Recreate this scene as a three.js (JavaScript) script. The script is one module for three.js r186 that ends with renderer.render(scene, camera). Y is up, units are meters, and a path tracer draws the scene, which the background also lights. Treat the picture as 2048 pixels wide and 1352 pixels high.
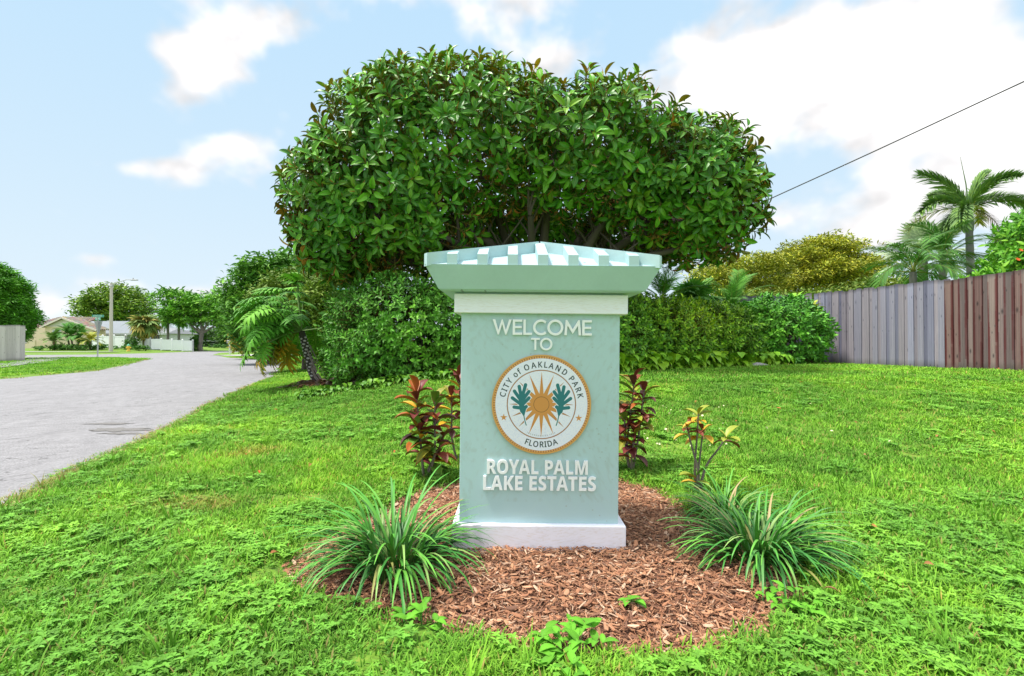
import * as THREE from 'three';
import { mergeGeometries } from 'three/addons/utils/BufferGeometryUtils.js';
import { RoundedBoxGeometry } from 'three/addons/geometries/RoundedBoxGeometry.js';
import { TextGeometry } from 'three/addons/geometries/TextGeometry.js';
import { FontLoader } from 'three/addons/loaders/FontLoader.js';
import { ImprovedNoise } from 'three/addons/math/ImprovedNoise.js';

// ------------------------------------------------------------------ camera, sky, sun, exposure
const scene = new THREE.Scene();
const FPX = 1000, EYE = 1.05, PITCH = Math.atan(10 / FPX);       // focal length and horizon in pixels of the 2048 px photograph
const camera = new THREE.PerspectiveCamera(2 * Math.atan(676 / FPX) * 180 / Math.PI, 1024 / 676, 0.05, 2000);
camera.position.set(0, EYE, 0);
camera.rotation.x = PITCH;
scene.add(camera);
const renderer = new THREE.WebGLRenderer({ antialias: true });
renderer.setSize(1024, 676);
renderer.toneMapping = THREE.LinearToneMapping;
renderer.toneMappingExposure = 1.75;
renderer.shadowMap.enabled = true;
const sun = new THREE.DirectionalLight(new THREE.Color(1, 0.95, 0.86), 3.3);
sun.position.set(-24, 60, 4);
sun.castShadow = true; sun.shadow.radius = 17;
sun.shadow.mapSize.set(2048, 2048);
Object.assign(sun.shadow.camera, { left: -50, right: 50, top: 50, bottom: -50, near: 1, far: 160 });
scene.add(sun, sun.target);

function rngOf(a) { return () => { a |= 0; a = a + 0x6D2B79F5 | 0; let t = Math.imul(a ^ a >>> 15, 1 | a); t = t + Math.imul(t ^ t >>> 7, 61 | t) ^ t; return ((t ^ t >>> 14) >>> 0) / 4294967296; }; }
const { clamp, lerp, smoothstep } = THREE.MathUtils;
const perlin = new ImprovedNoise();
const fbm = (x, y, z, o = 5) => { let s = 0, a = 0.5; for (let i = 0; i < o; i++) { s += a * perlin.noise(x, y, z); x *= 2.03; y *= 2.03; z *= 2.03; a *= 0.52; } return s; };
{ // one sky: pale blue air that whitens towards the horizon, broken bright clouds all round, boosted where out of view
  const W = 2048, H = 1024, data = new Float32Array(W * H * 4);
  // clouds seen from here: direction as (px, py) of the photograph, radii, strength
  const seen = [[470, 40, 130, 70, 0.9], [400, 150, 70, 65, 0.75], [340, 85, 90, 40, 0.45], [400, 335, 90, 42, 0.85], [470, 290, 65, 28, 0.7], [300, 335, 60, 20, 0.5], [185, 515, 65, 18, 0.55],
    [960, -10, 220, 70, 0.8], [1080, 100, 70, 45, 0.4], [1780, 110, 300, 130, 1.3], [1500, 190, 110, 85, 0.75], [1960, 280, 230, 140, 0.8], [1640, 440, 240, 80, 0.5], [60, 600, 260, 50, 0.42], [420, 585, 90, 18, 0.4], [205, 42, 26, 10, 0.35]];
  for (let row = 0; row < H; row++) {
    const up = ((row + 0.5) / H - 0.5) * Math.PI, y = Math.sin(up), ch = Math.cos(up);
    for (let col = 0; col < W; col++) {
      const th = ((col + 0.5) / W - 0.5) * 2 * Math.PI, x = Math.cos(th) * ch, z = Math.sin(th) * ch;
      const yy = Math.max(y, 0), t = Math.pow(1 - yy, 2.2);
      let r = lerp(0.28, 0.465, t), g = lerp(0.43, 0.53, t), b = lerp(0.57, 0.57, t);
      const n = fbm(x * 4.2 + 3.1, y * 6.5 + 1.7, z * 4.2 + 9.3, 6);
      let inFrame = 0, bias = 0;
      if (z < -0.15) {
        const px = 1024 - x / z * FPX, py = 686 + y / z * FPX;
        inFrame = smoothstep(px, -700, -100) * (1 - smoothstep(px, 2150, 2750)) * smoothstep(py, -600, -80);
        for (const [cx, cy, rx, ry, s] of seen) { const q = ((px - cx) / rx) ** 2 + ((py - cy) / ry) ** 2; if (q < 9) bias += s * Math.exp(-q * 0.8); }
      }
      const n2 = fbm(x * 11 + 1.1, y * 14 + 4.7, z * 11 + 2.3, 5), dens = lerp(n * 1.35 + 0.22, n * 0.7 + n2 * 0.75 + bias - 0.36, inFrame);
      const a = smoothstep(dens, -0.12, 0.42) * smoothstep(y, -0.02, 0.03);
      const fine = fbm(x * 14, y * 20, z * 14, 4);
      const c = (0.575 + lerp(0.5, 0.2, inFrame) * smoothstep(dens, 0.2, 1.0) + 0.28 * fine) * lerp(1.4, 1, inFrame);  // clouds outside the view are made brighter, as added light for the sign front
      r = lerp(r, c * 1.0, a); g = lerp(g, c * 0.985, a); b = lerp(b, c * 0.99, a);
      if (y < 0) { const k = smoothstep(-y, 0, 0.1); r = lerp(r, 0.25, k); g = lerp(g, 0.3, k); b = lerp(b, 0.22, k); }
      const o = (row * W + col) * 4;
      data[o] = r; data[o + 1] = g; data[o + 2] = b; data[o + 3] = 1;
    }
  }
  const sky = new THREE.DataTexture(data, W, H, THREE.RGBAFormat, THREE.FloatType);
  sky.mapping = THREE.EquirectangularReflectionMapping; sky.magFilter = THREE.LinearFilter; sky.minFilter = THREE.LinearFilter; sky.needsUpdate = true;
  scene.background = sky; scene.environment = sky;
}

// ------------------------------------------------------------------ helpers
const V = (x, y, z) => new THREE.Vector3(x, y, z), TAU = Math.PI * 2, UPV = V(0, 1, 0);
function at(px, py, d) {                                     // the point d metres ahead of the camera seen at a pixel of the photograph
  const u = px - 1024, v = 676 - py, c = Math.cos(PITCH), s = Math.sin(PITCH), zz = FPX * c - v * s, k = d / zz;
  return V(u * k, EYE + (v * c + FPX * s) * k, -d);
}
const used = new Map();
function numbered(name) { const n = used.get(name) ?? 0; used.set(name, n + 1); return n ? name + '_' + String(n).padStart(3, '0') : name; }
function tag(o, label, category, group, kind) { Object.assign(o.userData, { label }, category && { category }, group && { group }, kind && { kind }); return o; }
function thing(name, label, category, [x, y, z] = [0, 0, 0], turn = 0, group) {
  const o = new THREE.Group(); o.name = numbered(name); o.position.set(x, y, z); o.rotation.y = turn; scene.add(o);
  return tag(o, label, category, group);
}
function obj(name, geometry, material, parent = scene, pos) {
  const m = new THREE.Mesh(geometry, material); m.name = parent === scene ? numbered(name) : name; m.castShadow = m.receiveShadow = true;
  if (pos) m.position.set(...pos);
  parent.add(m); return m;
}
function structure(o) { o.userData.kind = 'structure'; return o; }
class MB {                                                   // collects coloured strips, tubes and boxes into one geometry
  constructor() { this.p = []; this.c = []; this.i = []; }
  grid(rows, col, flip = false) {
    const at0 = this.p.length / 3, w = rows[0].length;
    rows.forEach((r, a) => r.forEach((q, b) => { this.p.push(q.x, q.y, q.z); this.c.push(...(typeof col === 'function' ? col(a / (rows.length - 1), b / (w - 1)) : col)); }));
    for (let a = 0; a + 1 < rows.length; a++) for (let b = 0; b + 1 < w; b++) {
      const k = at0 + a * w + b;
      if (flip) this.i.push(k, k + 1, k + w, k + 1, k + w + 1, k + w); else this.i.push(k, k + w, k + 1, k + 1, k + w, k + w + 1);
    }
    return this;
  }
  tube(pts, radii, seg, col) {
    const rows = [], n = pts.length; let ref = null;
    for (let k = 0; k < n; k++) {
      const t = pts[Math.min(k + 1, n - 1)].clone().sub(pts[Math.max(k - 1, 0)]).normalize();
      if (!ref) ref = Math.abs(t.y) > 0.9 ? V(1, 0, 0) : V(0, 1, 0);
      const a = ref.clone().addScaledVector(t, -ref.dot(t)).normalize(), b = t.clone().cross(a); ref = a;
      const r = Array.isArray(radii) ? radii[k] : radii, row = [];
      for (let s = 0; s <= seg; s++) { const g = s / seg * TAU; row.push(pts[k].clone().addScaledVector(a, Math.cos(g) * r).addScaledVector(b, Math.sin(g) * r)); }
      rows.push(row);
    }
    return this.grid(rows, col, true);
  }
  add(g, m, col = [1, 1, 1]) {                               // another geometry, placed
    const at0 = this.p.length / 3, q = V(0, 0, 0), P = g.attributes.position, C = g.attributes.color;
    for (let k = 0; k < P.count; k++) { q.fromBufferAttribute(P, k); if (m) q.applyMatrix4(m); this.p.push(q.x, q.y, q.z); this.c.push(...(C ? [C.getX(k) * col[0], C.getY(k) * col[1], C.getZ(k) * col[2]] : col)); }
    if (g.index) for (let k = 0; k < g.index.count; k++) this.i.push(at0 + g.index.getX(k)); else for (let k = 0; k < P.count; k++) this.i.push(at0 + k);
    return this;
  }
  geo() {
    const g = new THREE.BufferGeometry();
    g.setAttribute('position', new THREE.Float32BufferAttribute(this.p, 3)); g.setAttribute('color', new THREE.Float32BufferAttribute(this.c, 3));
    g.setIndex(this.i); g.computeVertexNormals(); return g;
  }
}
const M4 = (p, q, s) => new THREE.Matrix4().compose(p, q, typeof s === 'number' ? V(s, s, s) : s);
const Q = (x, y, z, order = 'YXZ') => new THREE.Quaternion().setFromEuler(new THREE.Euler(x, y, z, order));
const qTo = (n, spin = 0) => new THREE.Quaternion().setFromUnitVectors(UPV, n).multiply(new THREE.Quaternion().setFromAxisAngle(UPV, spin));
function flatGeo(tris) {                                     // flat-shaded triangles from lists of corner points
  const p = []; for (const t of tris) for (const q of t) p.push(q.x ?? q[0], q.y ?? q[1], q.z ?? q[2]);
  const g = new THREE.BufferGeometry(); g.setAttribute('position', new THREE.Float32BufferAttribute(p, 3));
  g.setAttribute('uv', new THREE.Float32BufferAttribute(p.filter((_, k) => k % 3 < 2), 2)); g.computeVertexNormals(); return g;
}
const quad = (a, b, c, d) => [[a, b, c], [a, c, d]];
function prism8(b, t) { return flatGeo([...quad(b[3], b[2], b[1], b[0]), ...quad(...t), ...[0, 1, 2, 3].flatMap((k) => quad(b[k], b[(k + 1) % 4], t[(k + 1) % 4], t[k]))]); }  // bottom and top quads, counter-clockwise from above
const box = (w, h, d, x = 0, y = 0, z = 0, r = 0) => (r ? new RoundedBoxGeometry(w, h, d, 2, r) : new THREE.BoxGeometry(w, h, d)).translate(x, y, z);
function merged(list) { return mergeGeometries(list.map((g) => { const q = g.index ? g.toNonIndexed() : g.clone(); for (const k of Object.keys(q.attributes)) if (k !== 'position' && k !== 'normal' && k !== 'uv') q.deleteAttribute(k); return q; })); }
// a leaf along +x with its face up; rows of left, middle, right
function leafRows(L, W, { n = 5, a0 = 0, droop = 0.6, fold = 0.35, shape = (t) => Math.sin(Math.PI * Math.pow(t, 0.8)), lift = 0 }) {
  const rows = []; let x = 0, y = lift;
  for (let k = 0; k <= n; k++) {
    const t = k / n, a = a0 - droop * t, w = Math.max(0.02, shape(t)) * W / 2, cf = Math.cos(fold) * w, sf = Math.sin(fold) * w;
    rows.push([V(x - Math.sin(a) * sf, y + Math.cos(a) * sf, -cf), V(x, y, 0), V(x - Math.sin(a) * sf, y + Math.cos(a) * sf, cf)]);
    x += Math.cos(a) * L / n; y += Math.sin(a) * L / n;
  }
  return rows;
}
const place = (rows, m) => rows.map((r) => r.map((q) => q.clone().applyMatrix4(m)));
const std = (o) => new THREE.MeshStandardMaterial({ roughness: 0.8, ...o });
const rgb = (r, g, b) => new THREE.Color().setRGB(r, g, b);
const leafMat = (o = {}) => new THREE.MeshPhysicalMaterial({ vertexColors: true, roughness: 0.6, side: THREE.DoubleSide, transmission: 0.25, thickness: 0, ...o });
const M = {
  leaf: leafMat({ color: rgb(1.45, 1.35, 0.85), specularIntensity: 0.35 }), glossy: new THREE.MeshPhysicalMaterial({ color: rgb(1.45, 1.3, 0.75), vertexColors: true, roughness: 0.4, specularIntensity: 0.6, side: THREE.DoubleSide }), waxy: new THREE.MeshPhysicalMaterial({ color: rgb(1.5, 1.34, 0.82), vertexColors: true, roughness: 0.5, specularIntensity: 0.55, side: THREE.DoubleSide }),
  plain: std({ vertexColors: true, roughness: 0.85, side: THREE.DoubleSide }), grass: leafMat({ color: rgb(1.34, 1.42, 1.1), roughness: 0.7, transmission: 0.3, specularIntensity: 0.3 }),
};
function instances(name, geos, mat, list, parent, label, category) { // list of {m, c}; spread over the variants
  const many = geos.map(() => []); list.forEach((e, k) => many[k % geos.length].push(e));
  return many.map((l, v) => {
    if (!l.length) return null;
    const im = new THREE.InstancedMesh(geos[v], mat, l.length); im.name = parent === scene ? numbered(name) : name; im.castShadow = im.receiveShadow = true;
    l.forEach((e, k) => { im.setMatrixAt(k, e.m); im.setColorAt(k, e.c ?? rgb(1, 1, 1)); });
    im.userData.kind = 'stuff'; if (label) im.userData.label = label; if (category) im.userData.category = category;
    parent.add(im); return im;
  });
}
function texture(w, h, draw, srgb = true) {
  const c = document.createElement('canvas'); c.width = w; c.height = h; draw(c.getContext('2d'), w, h);
  const t = new THREE.CanvasTexture(c); if (srgb) t.colorSpace = THREE.SRGBColorSpace; t.wrapS = t.wrapT = THREE.RepeatWrapping; return t;
}
function noiseTexture(n, f, srgb = true) {                   // f(u, v, tile noise) returns linear rgb 0..1 (or a grey)
  const data = new Uint8Array(n * n * 4), enc = (x) => { x = clamp(x, 0, 1); return 255 * (srgb ? (x < 0.0031308 ? 12.92 * x : 1.055 * Math.pow(x, 1 / 2.4) - 0.055) : x); };
  const tile = (u, v, s, o = 4) => { const a = u * TAU, b = v * TAU, r = s / TAU; let t = 0, k = 0.5, q = r; for (let i = 0; i < o; i++) { t += k * perlin.noise(Math.cos(a) * q + 7.3 + i * 3, Math.sin(a) * q + Math.cos(b) * q * 0.73 + 5, Math.sin(b) * q + 2.1 + Math.cos(b) * q * 0.31); q *= 2; k *= 0.55; } return t; };
  for (let j = 0; j < n; j++) for (let i = 0; i < n; i++) { const c = f(i / n, j / n, tile), o = (j * n + i) * 4; const [r, g, b] = Array.isArray(c) ? c : [c, c, c]; data[o] = enc(r); data[o + 1] = enc(g); data[o + 2] = enc(b); data[o + 3] = 255; }
  const t = new THREE.DataTexture(data, n, n); t.wrapS = t.wrapT = THREE.RepeatWrapping; t.magFilter = THREE.LinearFilter; t.minFilter = THREE.LinearMipmapLinearFilter; if (srgb) t.colorSpace = THREE.SRGBColorSpace; t.needsUpdate = true; return t;
}

// ------------------------------------------------------------------ ground, road, paths
// plan coordinates (x, d): d metres ahead of the camera (z = -d)
const ROAD = [[-2.7, -8], [-2.95, 2], [-3.3, 3.2], [-3.55, 3.85], [-4.13, 5.7], [-4.95, 8], [-5.87, 10.6], [-7.3, 15.2], [-9.3, 20], [-11.6, 25.5], [-14.6, 30.3], [-20.6, 36.2], [-26.5, 44.3], [-31, 53], [-32, 60], [-32, 75], [-28, 110],
  [-36, 110], [-39, 75], [-39, 62], [-37.2, 51], [-38.2, 45.5], [-45, 42.8], [-90, 42.5], [-90, 36.5], [-33, 36.6], [-28, 35.4], [-23.8, 33], [-22.2, 30], [-19.5, 25.6], [-15.6, 18.75], [-14.9, 14.8], [-14, 8], [-13, 0], [-12.5, -8]];
function roadDist(x, d) {
  let best = 1e9, inside = false;
  for (let i = 0, j = ROAD.length - 1; i < ROAD.length; j = i++) {
    const [ax, ay] = ROAD[j], [bx, by] = ROAD[i], ex = bx - ax, ey = by - ay, t = clamp(((x - ax) * ex + (d - ay) * ey) / (ex * ex + ey * ey), 0, 1);
    best = Math.min(best, Math.hypot(x - ax - ex * t, d - ay - ey * t));
    if ((ay > d) !== (by > d) && x < ex * (d - ay) / ey + ax) inside = !inside;
  }
  return inside ? -best : best;
}
const BED = { x: 0.17, d: 2.74, rx: 1.09, rd: 1.02 };       // the mulch bed round the sign, set into the lawn
const bedQ = (x, d) => { const a = Math.atan2(d - BED.d, x - BED.x); return Math.pow(Math.pow(Math.abs(x - BED.x) / BED.rx, 2.6) + Math.pow(Math.abs(d - BED.d) / BED.rd, 2.6), 1 / 2.6) * (1 + 0.07 * Math.sin(3 * a + 1) + 0.05 * Math.sin(5 * a)); };
const gh = (x, d, rd) => gh0(x, d, rd) - 0.09 * (1 - smoothstep(bedQ(x, d), 0.86, 1.06));
function gh0(x, d, rd = roadDist(x, d)) {
  let h = lerp(-0.035, 0.02, smoothstep(rd, -0.25, 0.2));
  const right = x > -8 - 0.25 * d;
  if (right) h += 0.5 * smoothstep(d, 2.9, 8.6) * smoothstep(rd, 0.1, 4.2) * Math.max(smoothstep(x, -12, -4), 1 - smoothstep(d, 18, 28));
  if (x < -12) h += 0.36 * smoothstep(d, 47, 62) * smoothstep(rd, 0.5, 7);
  if (rd > 0) h += Math.min(1, rd) * (0.018 * perlin.noise(x * 0.9, d * 0.9, 3.3) + 0.012 * perlin.noise(x * 2.7, d * 2.7, 8.1));
  return h;
}
const ground = (x, d) => V(x, gh(x, d), -d);
{
  const line = (a, b, s) => { const l = []; for (let x = a; x < b - 1e-6; x += s) l.push(x); return l; };
  const xs = [-900, -500, -300, -200, -140, -110, ...line(-90, -42, 2), ...line(-42, -16, 0.7), ...line(-16, -7.5, 0.35), ...line(-7.5, 10, 0.16), ...line(10, 22, 0.6), 24, 30, 40, 60, 90, 140, 220, 400, 900];
  const ds = [-400, -150, -60, -30, -15, -8, -5, -3, ...line(-2, 14, 0.16), ...line(14, 34, 0.35), ...line(34, 66, 0.8), ...line(66, 110, 2.5), 120, 140, 180, 240, 350, 500, 900];
  const pos = [], uv = [], idx = [];
  for (const d of ds) for (const x of xs) { pos.push(x, gh(x, d), -d); uv.push(x / 1.7, d / 1.7); }
  const w = xs.length;
  for (let j = 0; j + 1 < ds.length; j++) for (let i = 0; i + 1 < w; i++) { const k = j * w + i; idx.push(k, k + 1, k + w, k + 1, k + w + 1, k + w); }
  const g = new THREE.BufferGeometry(); g.setAttribute('position', new THREE.Float32BufferAttribute(pos, 3)); g.setAttribute('uv', new THREE.Float32BufferAttribute(uv, 2)); g.setIndex(idx); g.computeVertexNormals();
  const map = noiseTexture(512, (u, v, tile) => { const a = tile(u, v, 14, 5), b = tile(u + 0.37, v + 0.11, 60, 3), k = clamp(0.5 + a * 1.1 + b * 0.9, 0, 1); const e = smoothstep(b + a, 0.18, 0.4); return [lerp(0.08, 0.16, k) + e * 0.04, lerp(0.17, 0.3, k) - e * 0.03, lerp(0.012, 0.02, k) + e * 0.01]; });
  const bump = noiseTexture(512, (u, v, tile) => 0.5 + tile(u, v, 50, 4) * 0.8, false);
  structure(tag(obj('lawn', g, std({ map, bumpMap: bump, bumpScale: 0.02, roughness: 0.95 })), 'bright green lawn and verges around the sign and along the road'));
}
function sheet(name, poly, y, mat, label, scale = 3) {
  const s = new THREE.Shape(poly.map(([x, d]) => new THREE.Vector2(x, d))), g = new THREE.ShapeGeometry(s), p = g.attributes.position, uv = [];
  for (let k = 0; k < p.count; k++) { const x = p.getX(k), d = p.getY(k); p.setXYZ(k, x, typeof y === 'function' ? y(x, d) : y, -d); uv.push(x / scale, d / scale); }
  g.setAttribute('uv', new THREE.Float32BufferAttribute(uv, 2)); g.computeVertexNormals();
  if (g.attributes.normal.getY(0) < 0) { const i = g.index.array; for (let k = 0; k < i.length; k += 3) [i[k], i[k + 1]] = [i[k + 1], i[k]]; g.computeVertexNormals(); }
  return structure(tag(obj(name, g, mat), label));
}
const asphaltMap = noiseTexture(1024, (u, v, tile) => {
  const s = tile(u, v, 260, 2), m = tile(u + 0.2, v, 24, 4), w = tile(u, v + 0.4, 5, 3), k = 0.232 + s * 0.18 + m * 0.07 + w * 0.04, crack = Math.abs(tile(u + 0.05 * m, v + 0.05 * m, 4.5, 3)) < 0.006 ? 0.5 : 1;
  return [k * crack * 1.02, k * crack * 1.0, k * crack * 1.05];
});
const asphaltBump = noiseTexture(512, (u, v, tile) => 0.5 + tile(u, v, 200, 2) * 0.9, false);
sheet('road', ROAD, 0.0, std({ map: asphaltMap, bumpMap: asphaltBump, bumpScale: 0.006, roughness: 0.9 }), 'pale worn asphalt road curving away to the left', 3.4);
const concrete = std({ map: noiseTexture(256, (u, v, tile) => { const k = 0.42 + tile(u, v, 30, 4) * 0.16; return [k, k * 0.98, k * 0.95]; }), roughness: 0.9 });
const greyPath = std({ map: noiseTexture(256, (u, v, tile) => { const k = 0.22 + tile(u, v, 30, 4) * 0.12; return [k, k, k * 1.02]; }), roughness: 0.92 });
{ const up = (x, d) => gh(x, d) + 0.035;
  sheet('sidewalk', [[-22.2, 20.5], [-20.9, 20.5], [-23.9, 25.3], [-26.6, 29.2], [-29.5, 32.6], [-30.4, 34.6], [-33.5, 34.4], [-31.2, 32.3], [-28.4, 29.2], [-25.4, 25]], up, greyPath, 'grey concrete path beside the left wooden fence', 2);
  sheet('sidewalk', [[-100, 51], [-60, 51.2], [-41.5, 51.6], [-41.3, 52.8], [-60, 52.6], [-100, 52.4]], (x, d) => gh(x, d) + 0.07, concrete, 'pale sidewalk strip across the far front lawns', 2);
  sheet('driveway', [[-25.6, 42.2], [-21, 38.5], [-12, 41], [-12, 45], [-22, 44.5]], (x, d) => gh(x, d) + 0.05, concrete, 'pale driveway apron across the verge where the road bends', 2); }
{ // darker damp patches and tar on the road, thin sheets
  const rng = rngOf(5), blob = (cx, cd, rx, rd2, n = 26) => Array.from({ length: n }, (_, k) => { const a = k / n * TAU, w = 1 + 0.8 * perlin.noise(Math.cos(a) * 2.2 + cx, Math.sin(a) * 2.2, cd) + 0.35 * perlin.noise(Math.cos(a) * 7, Math.sin(a) * 7, cx); return [cx + Math.cos(a) * rx * w, cd + Math.sin(a) * rd2 * w]; });
  const dark = std({ map: noiseTexture(256, (u, v, tile) => { const k = 0.155 + tile(u, v, 90, 3) * 0.16; return [k * 1.05, k, k * 0.97]; }), roughness: 0.9 });
  for (const [x, d, rx, rd2] of [[-4.75, 6.05, 0.34, 0.13], [-5.25, 6.5, 0.3, 0.07], [-4.5, 5.8, 0.22, 0.06]]) sheet('road_patch', blob(x, d, rx, rd2, 40), 0.005, dark, 'dark worn patch in the asphalt near the lawn edge', 1.2);
}

// ------------------------------------------------------------------ welcome sign
const SX = 0.133, SFRONT = 2.5, SD = 0.47;                    // base front face, base depth
const hash = (i, j) => { const t = Math.sin(i * 127.1 + j * 311.7) * 43758.5453; return t - Math.floor(t); };
const speck = (u, v, n) => { const i = Math.floor(u * n), j = Math.floor(v * n * 1.3), h = hash(i, j), x = u * n - i - 0.5, y = v * n * 1.3 - j - 0.5; return h > 0.9945 && x * x + y * y < 0.06 + 0.19 * hash(j, i) ? 0.35 + 0.4 * hash(i + 5, j) : 0; };   // flecks of dirt and moss
const mud = (u, v, tile) => smoothstep(v, 0.10, 0.0) * smoothstep(tile(u + 0.2, v + 0.5, 30, 3), -0.05, 0.4) * 0.28 + speck(u, v, 90);
const sage = noiseTexture(512, (u, v, tile) => { const k = 1 + tile(u, v, 5, 4) * 0.10 + tile(u, v, 90, 2) * 0.05, s = 1 - speck(u, v, 70); return [0.41 * k * s, 0.575 * k * s, 0.60 * k * s]; });
const whiteP = noiseTexture(512, (u, v, tile) => { const k = 1 + tile(u, v, 6, 4) * 0.08, s = 1; return [0.82 * k * s - mud(u, v, tile) * 0.25, 0.82 * k * s - mud(u, v, tile) * 0.35, 0.91 * k * s - mud(u, v, tile) * 0.55]; });
const panelT = noiseTexture(768, (u, v, tile) => { const k = 1 + tile(u, v, 3, 2) * 0.06, s = 1, m = mud(u, v, tile) * 0.8; return [0.41 * k * s - m * 0.12, 0.575 * k * s - m * 0.25, 0.60 * k * s - m * 0.33]; });
const mPanel = std({ map: panelT, roughness: 0.55 });
const mSage = std({ map: sage, roughness: 0.55 }), mWhite = std({ map: whiteP, roughness: 0.55 }), mLetter = std({ color: rgb(0.86, 0.87, 0.9), roughness: 0.5 });
{
  const t = thing('welcome_sign', 'sage green monument sign with white letters, round city seal and ribbed cap', 'sign', [SX, 0.0, -SFRONT - SD / 2]);
  t.rotation.z = -0.6 * Math.PI / 180;
  const hz = SD / 2, pz = hz - 0.035;                        // base and panel half depths
  obj('base', box(0.87, 0.2, SD, 0, 0.04, 0, 0.006), mWhite, t);
  obj('panel', box(0.804, 1.07, pz * 2, 0, 0.14 + 1.07 / 2 - 0.001, 0, 0.004), mPanel, t);
  obj('frieze', box(0.87, 0.097, SD, 0, 1.246, 0, 0.005), mWhite, t);
  obj('neck', box(0.83, 0.03, SD - 0.04, 0, 1.3, 0), mSage, t);
  const wb = 0.5044, zb = hz + 0.069, wt = 0.5633, zt = hz + 0.128, yb = 1.309, yt = 1.42, r4 = (w, y, z) => [V(-w, y, z), V(w, y, z), V(w, y, -z), V(-w, y, -z)];
  const cap = obj('cap', prism8(r4(wb, yb, zb), r4(wt, yt, zt)), mSage, t);
  obj('drip_edge', prism8(r4(wb - 0.012, yb - 0.006, zb - 0.012), r4(wb - 0.006, yb + 0.002, zb - 0.006)), mSage, cap);
  const rise = 0.13, apex = V(0, yt + rise, 0), e = r4(wt - 0.004, yt + 0.001, zt - 0.004);
  const roof = obj('roof', flatGeo([0, 1, 2, 3].map((k) => [e[k], e[(k + 1) % 4], apex])), mSage, t);
  const hb = 0.052, hw = 0.017;
  for (const [sx, sz] of [[-1, 1], [1, 1], [1, -1], [-1, -1]]) {     // hip boards from each corner to the peak
    const c = V(sx * (wt - 0.004), yt, sz * (zt - 0.004)), dir = V(apex.x - c.x, 0, apex.z - c.z).normalize(), side = V(-dir.z, 0, dir.x).multiplyScalar(hw), end = V(-sx * 0.012 * 0, apex.y, 0).addScaledVector(dir, -0.016);
    const A = c.clone().add(side), B = c.clone().sub(side), C = end.clone().sub(side), D = end.clone().add(side), lift = (q, h) => V(q.x, q.y + h, q.z);
    obj('hip_board', prism8([A, D, C, B].map((q) => lift(q, -0.01)), [A, D, C, B].map((q) => lift(q, hb))), mSage, roof);
  }
  const rib = (along, u, half, reach, inset) => {            // a rib from the eave up the slope to the hip
    const tt = Math.max(0.06, 1 - Math.abs(u) / (along === 'z' ? wt : zt)) * 0.97, z0 = reach, z1 = reach * (1 - tt), y1 = yt + rise * tt, h = 0.0505;
    const P = (s, z, y) => along === 'z' ? V(u + s, y, z) : V(z, y, -(u + s) );
    const b = [P(-half, z0, yt - 0.004), P(half, z0, yt - 0.004), P(half, z1, y1 - 0.008), P(-half, z1, y1 - 0.008)], q = [P(-half, z0, yt + h), P(half, z0, yt + h), P(half, z1, y1 + h), P(-half, z1, y1 + h)];
    return prism8(b, q);
  };
  for (let k = -3; k <= 3; k++) for (const s of [1, -1]) { const g = rib('z', k * 0.1445, 0.0245, zt - 0.003); if (s < 0) g.rotateY(Math.PI); obj('rib', g, mSage, roof); }
  for (let k = -1; k <= 1; k++) for (const s of [1, -1]) { const g = rib('x', k * 0.1445, 0.0245, wt - 0.003); if (s < 0) g.rotateY(Math.PI); obj('rib', g, mSage, roof); }
  // raised letters
  const toLocal = (px, py) => { const X = (px - 1024) / FPX * (SFRONT + 0.035), Y = EYE + (686 - py) / FPX * (SFRONT + 0.035), a = 0.6 * Math.PI / 180, x = X - SX; return [x * Math.cos(a) - Y * Math.sin(a), x * Math.sin(a) + Y * Math.cos(a)]; };
  const zf = pz + 0.0015, ext = { depth: 0.011, bevelEnabled: true, bevelThickness: 0.0015, bevelSize: 0.001, bevelSegments: 2, curveSegments: 20 };
  const poly = (...p) => { const s = new THREE.Shape(); p.forEach(([x, y], k) => (k ? s.lineTo(x, y) : s.moveTo(x, y))); s.closePath(); return s; };
  const ring = () => { const s = new THREE.Shape(); s.absarc(0.52, 0.5, 0.52, 0, TAU); const h = new THREE.Path(); h.absarc(0.52, 0.5, 0.385, 0, TAU, true); s.holes.push(h); return s; };
  const arcC = () => { const s = new THREE.Shape(), a = 0.86; s.absarc(0.52, 0.5, 0.52, a, TAU - a, false); s.absarc(0.52, 0.5, 0.385, TAU - a * 0.9, a * 0.9, true); s.closePath(); return s; };
  const GL = { W: [1.25, () => poly([0, 1], [0.155, 1], [0.375, 0.3], [0.6, 1], [0.65, 1], [0.875, 0.3], [1.095, 1], [1.25, 1], [0.9, 0], [0.85, 0], [0.625, 0.7], [0.4, 0], [0.35, 0])],
    E: [0.62, () => poly([0, 0], [0.62, 0], [0.62, 0.13], [0.14, 0.13], [0.14, 0.44], [0.58, 0.44], [0.58, 0.565], [0.14, 0.565], [0.14, 0.87], [0.62, 0.87], [0.62, 1], [0, 1])],
    L: [0.56, () => poly([0, 0], [0.56, 0], [0.56, 0.13], [0.14, 0.13], [0.14, 1], [0, 1])], C: [0.86, arcC], O: [1.04, ring],
    M: [1.1, () => poly([0, 0], [0.09, 1], [0.17, 1], [0.55, 0.38], [0.93, 1], [1.01, 1], [1.1, 0], [0.96, 0], [0.9, 0.66], [0.56, 0.12], [0.54, 0.12], [0.2, 0.66], [0.14, 0])],
    T: [0.72, () => poly([0, 1], [0, 0.87], [0.29, 0.87], [0.29, 0], [0.43, 0], [0.43, 0.87], [0.72, 0.87], [0.72, 1])] };
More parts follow.
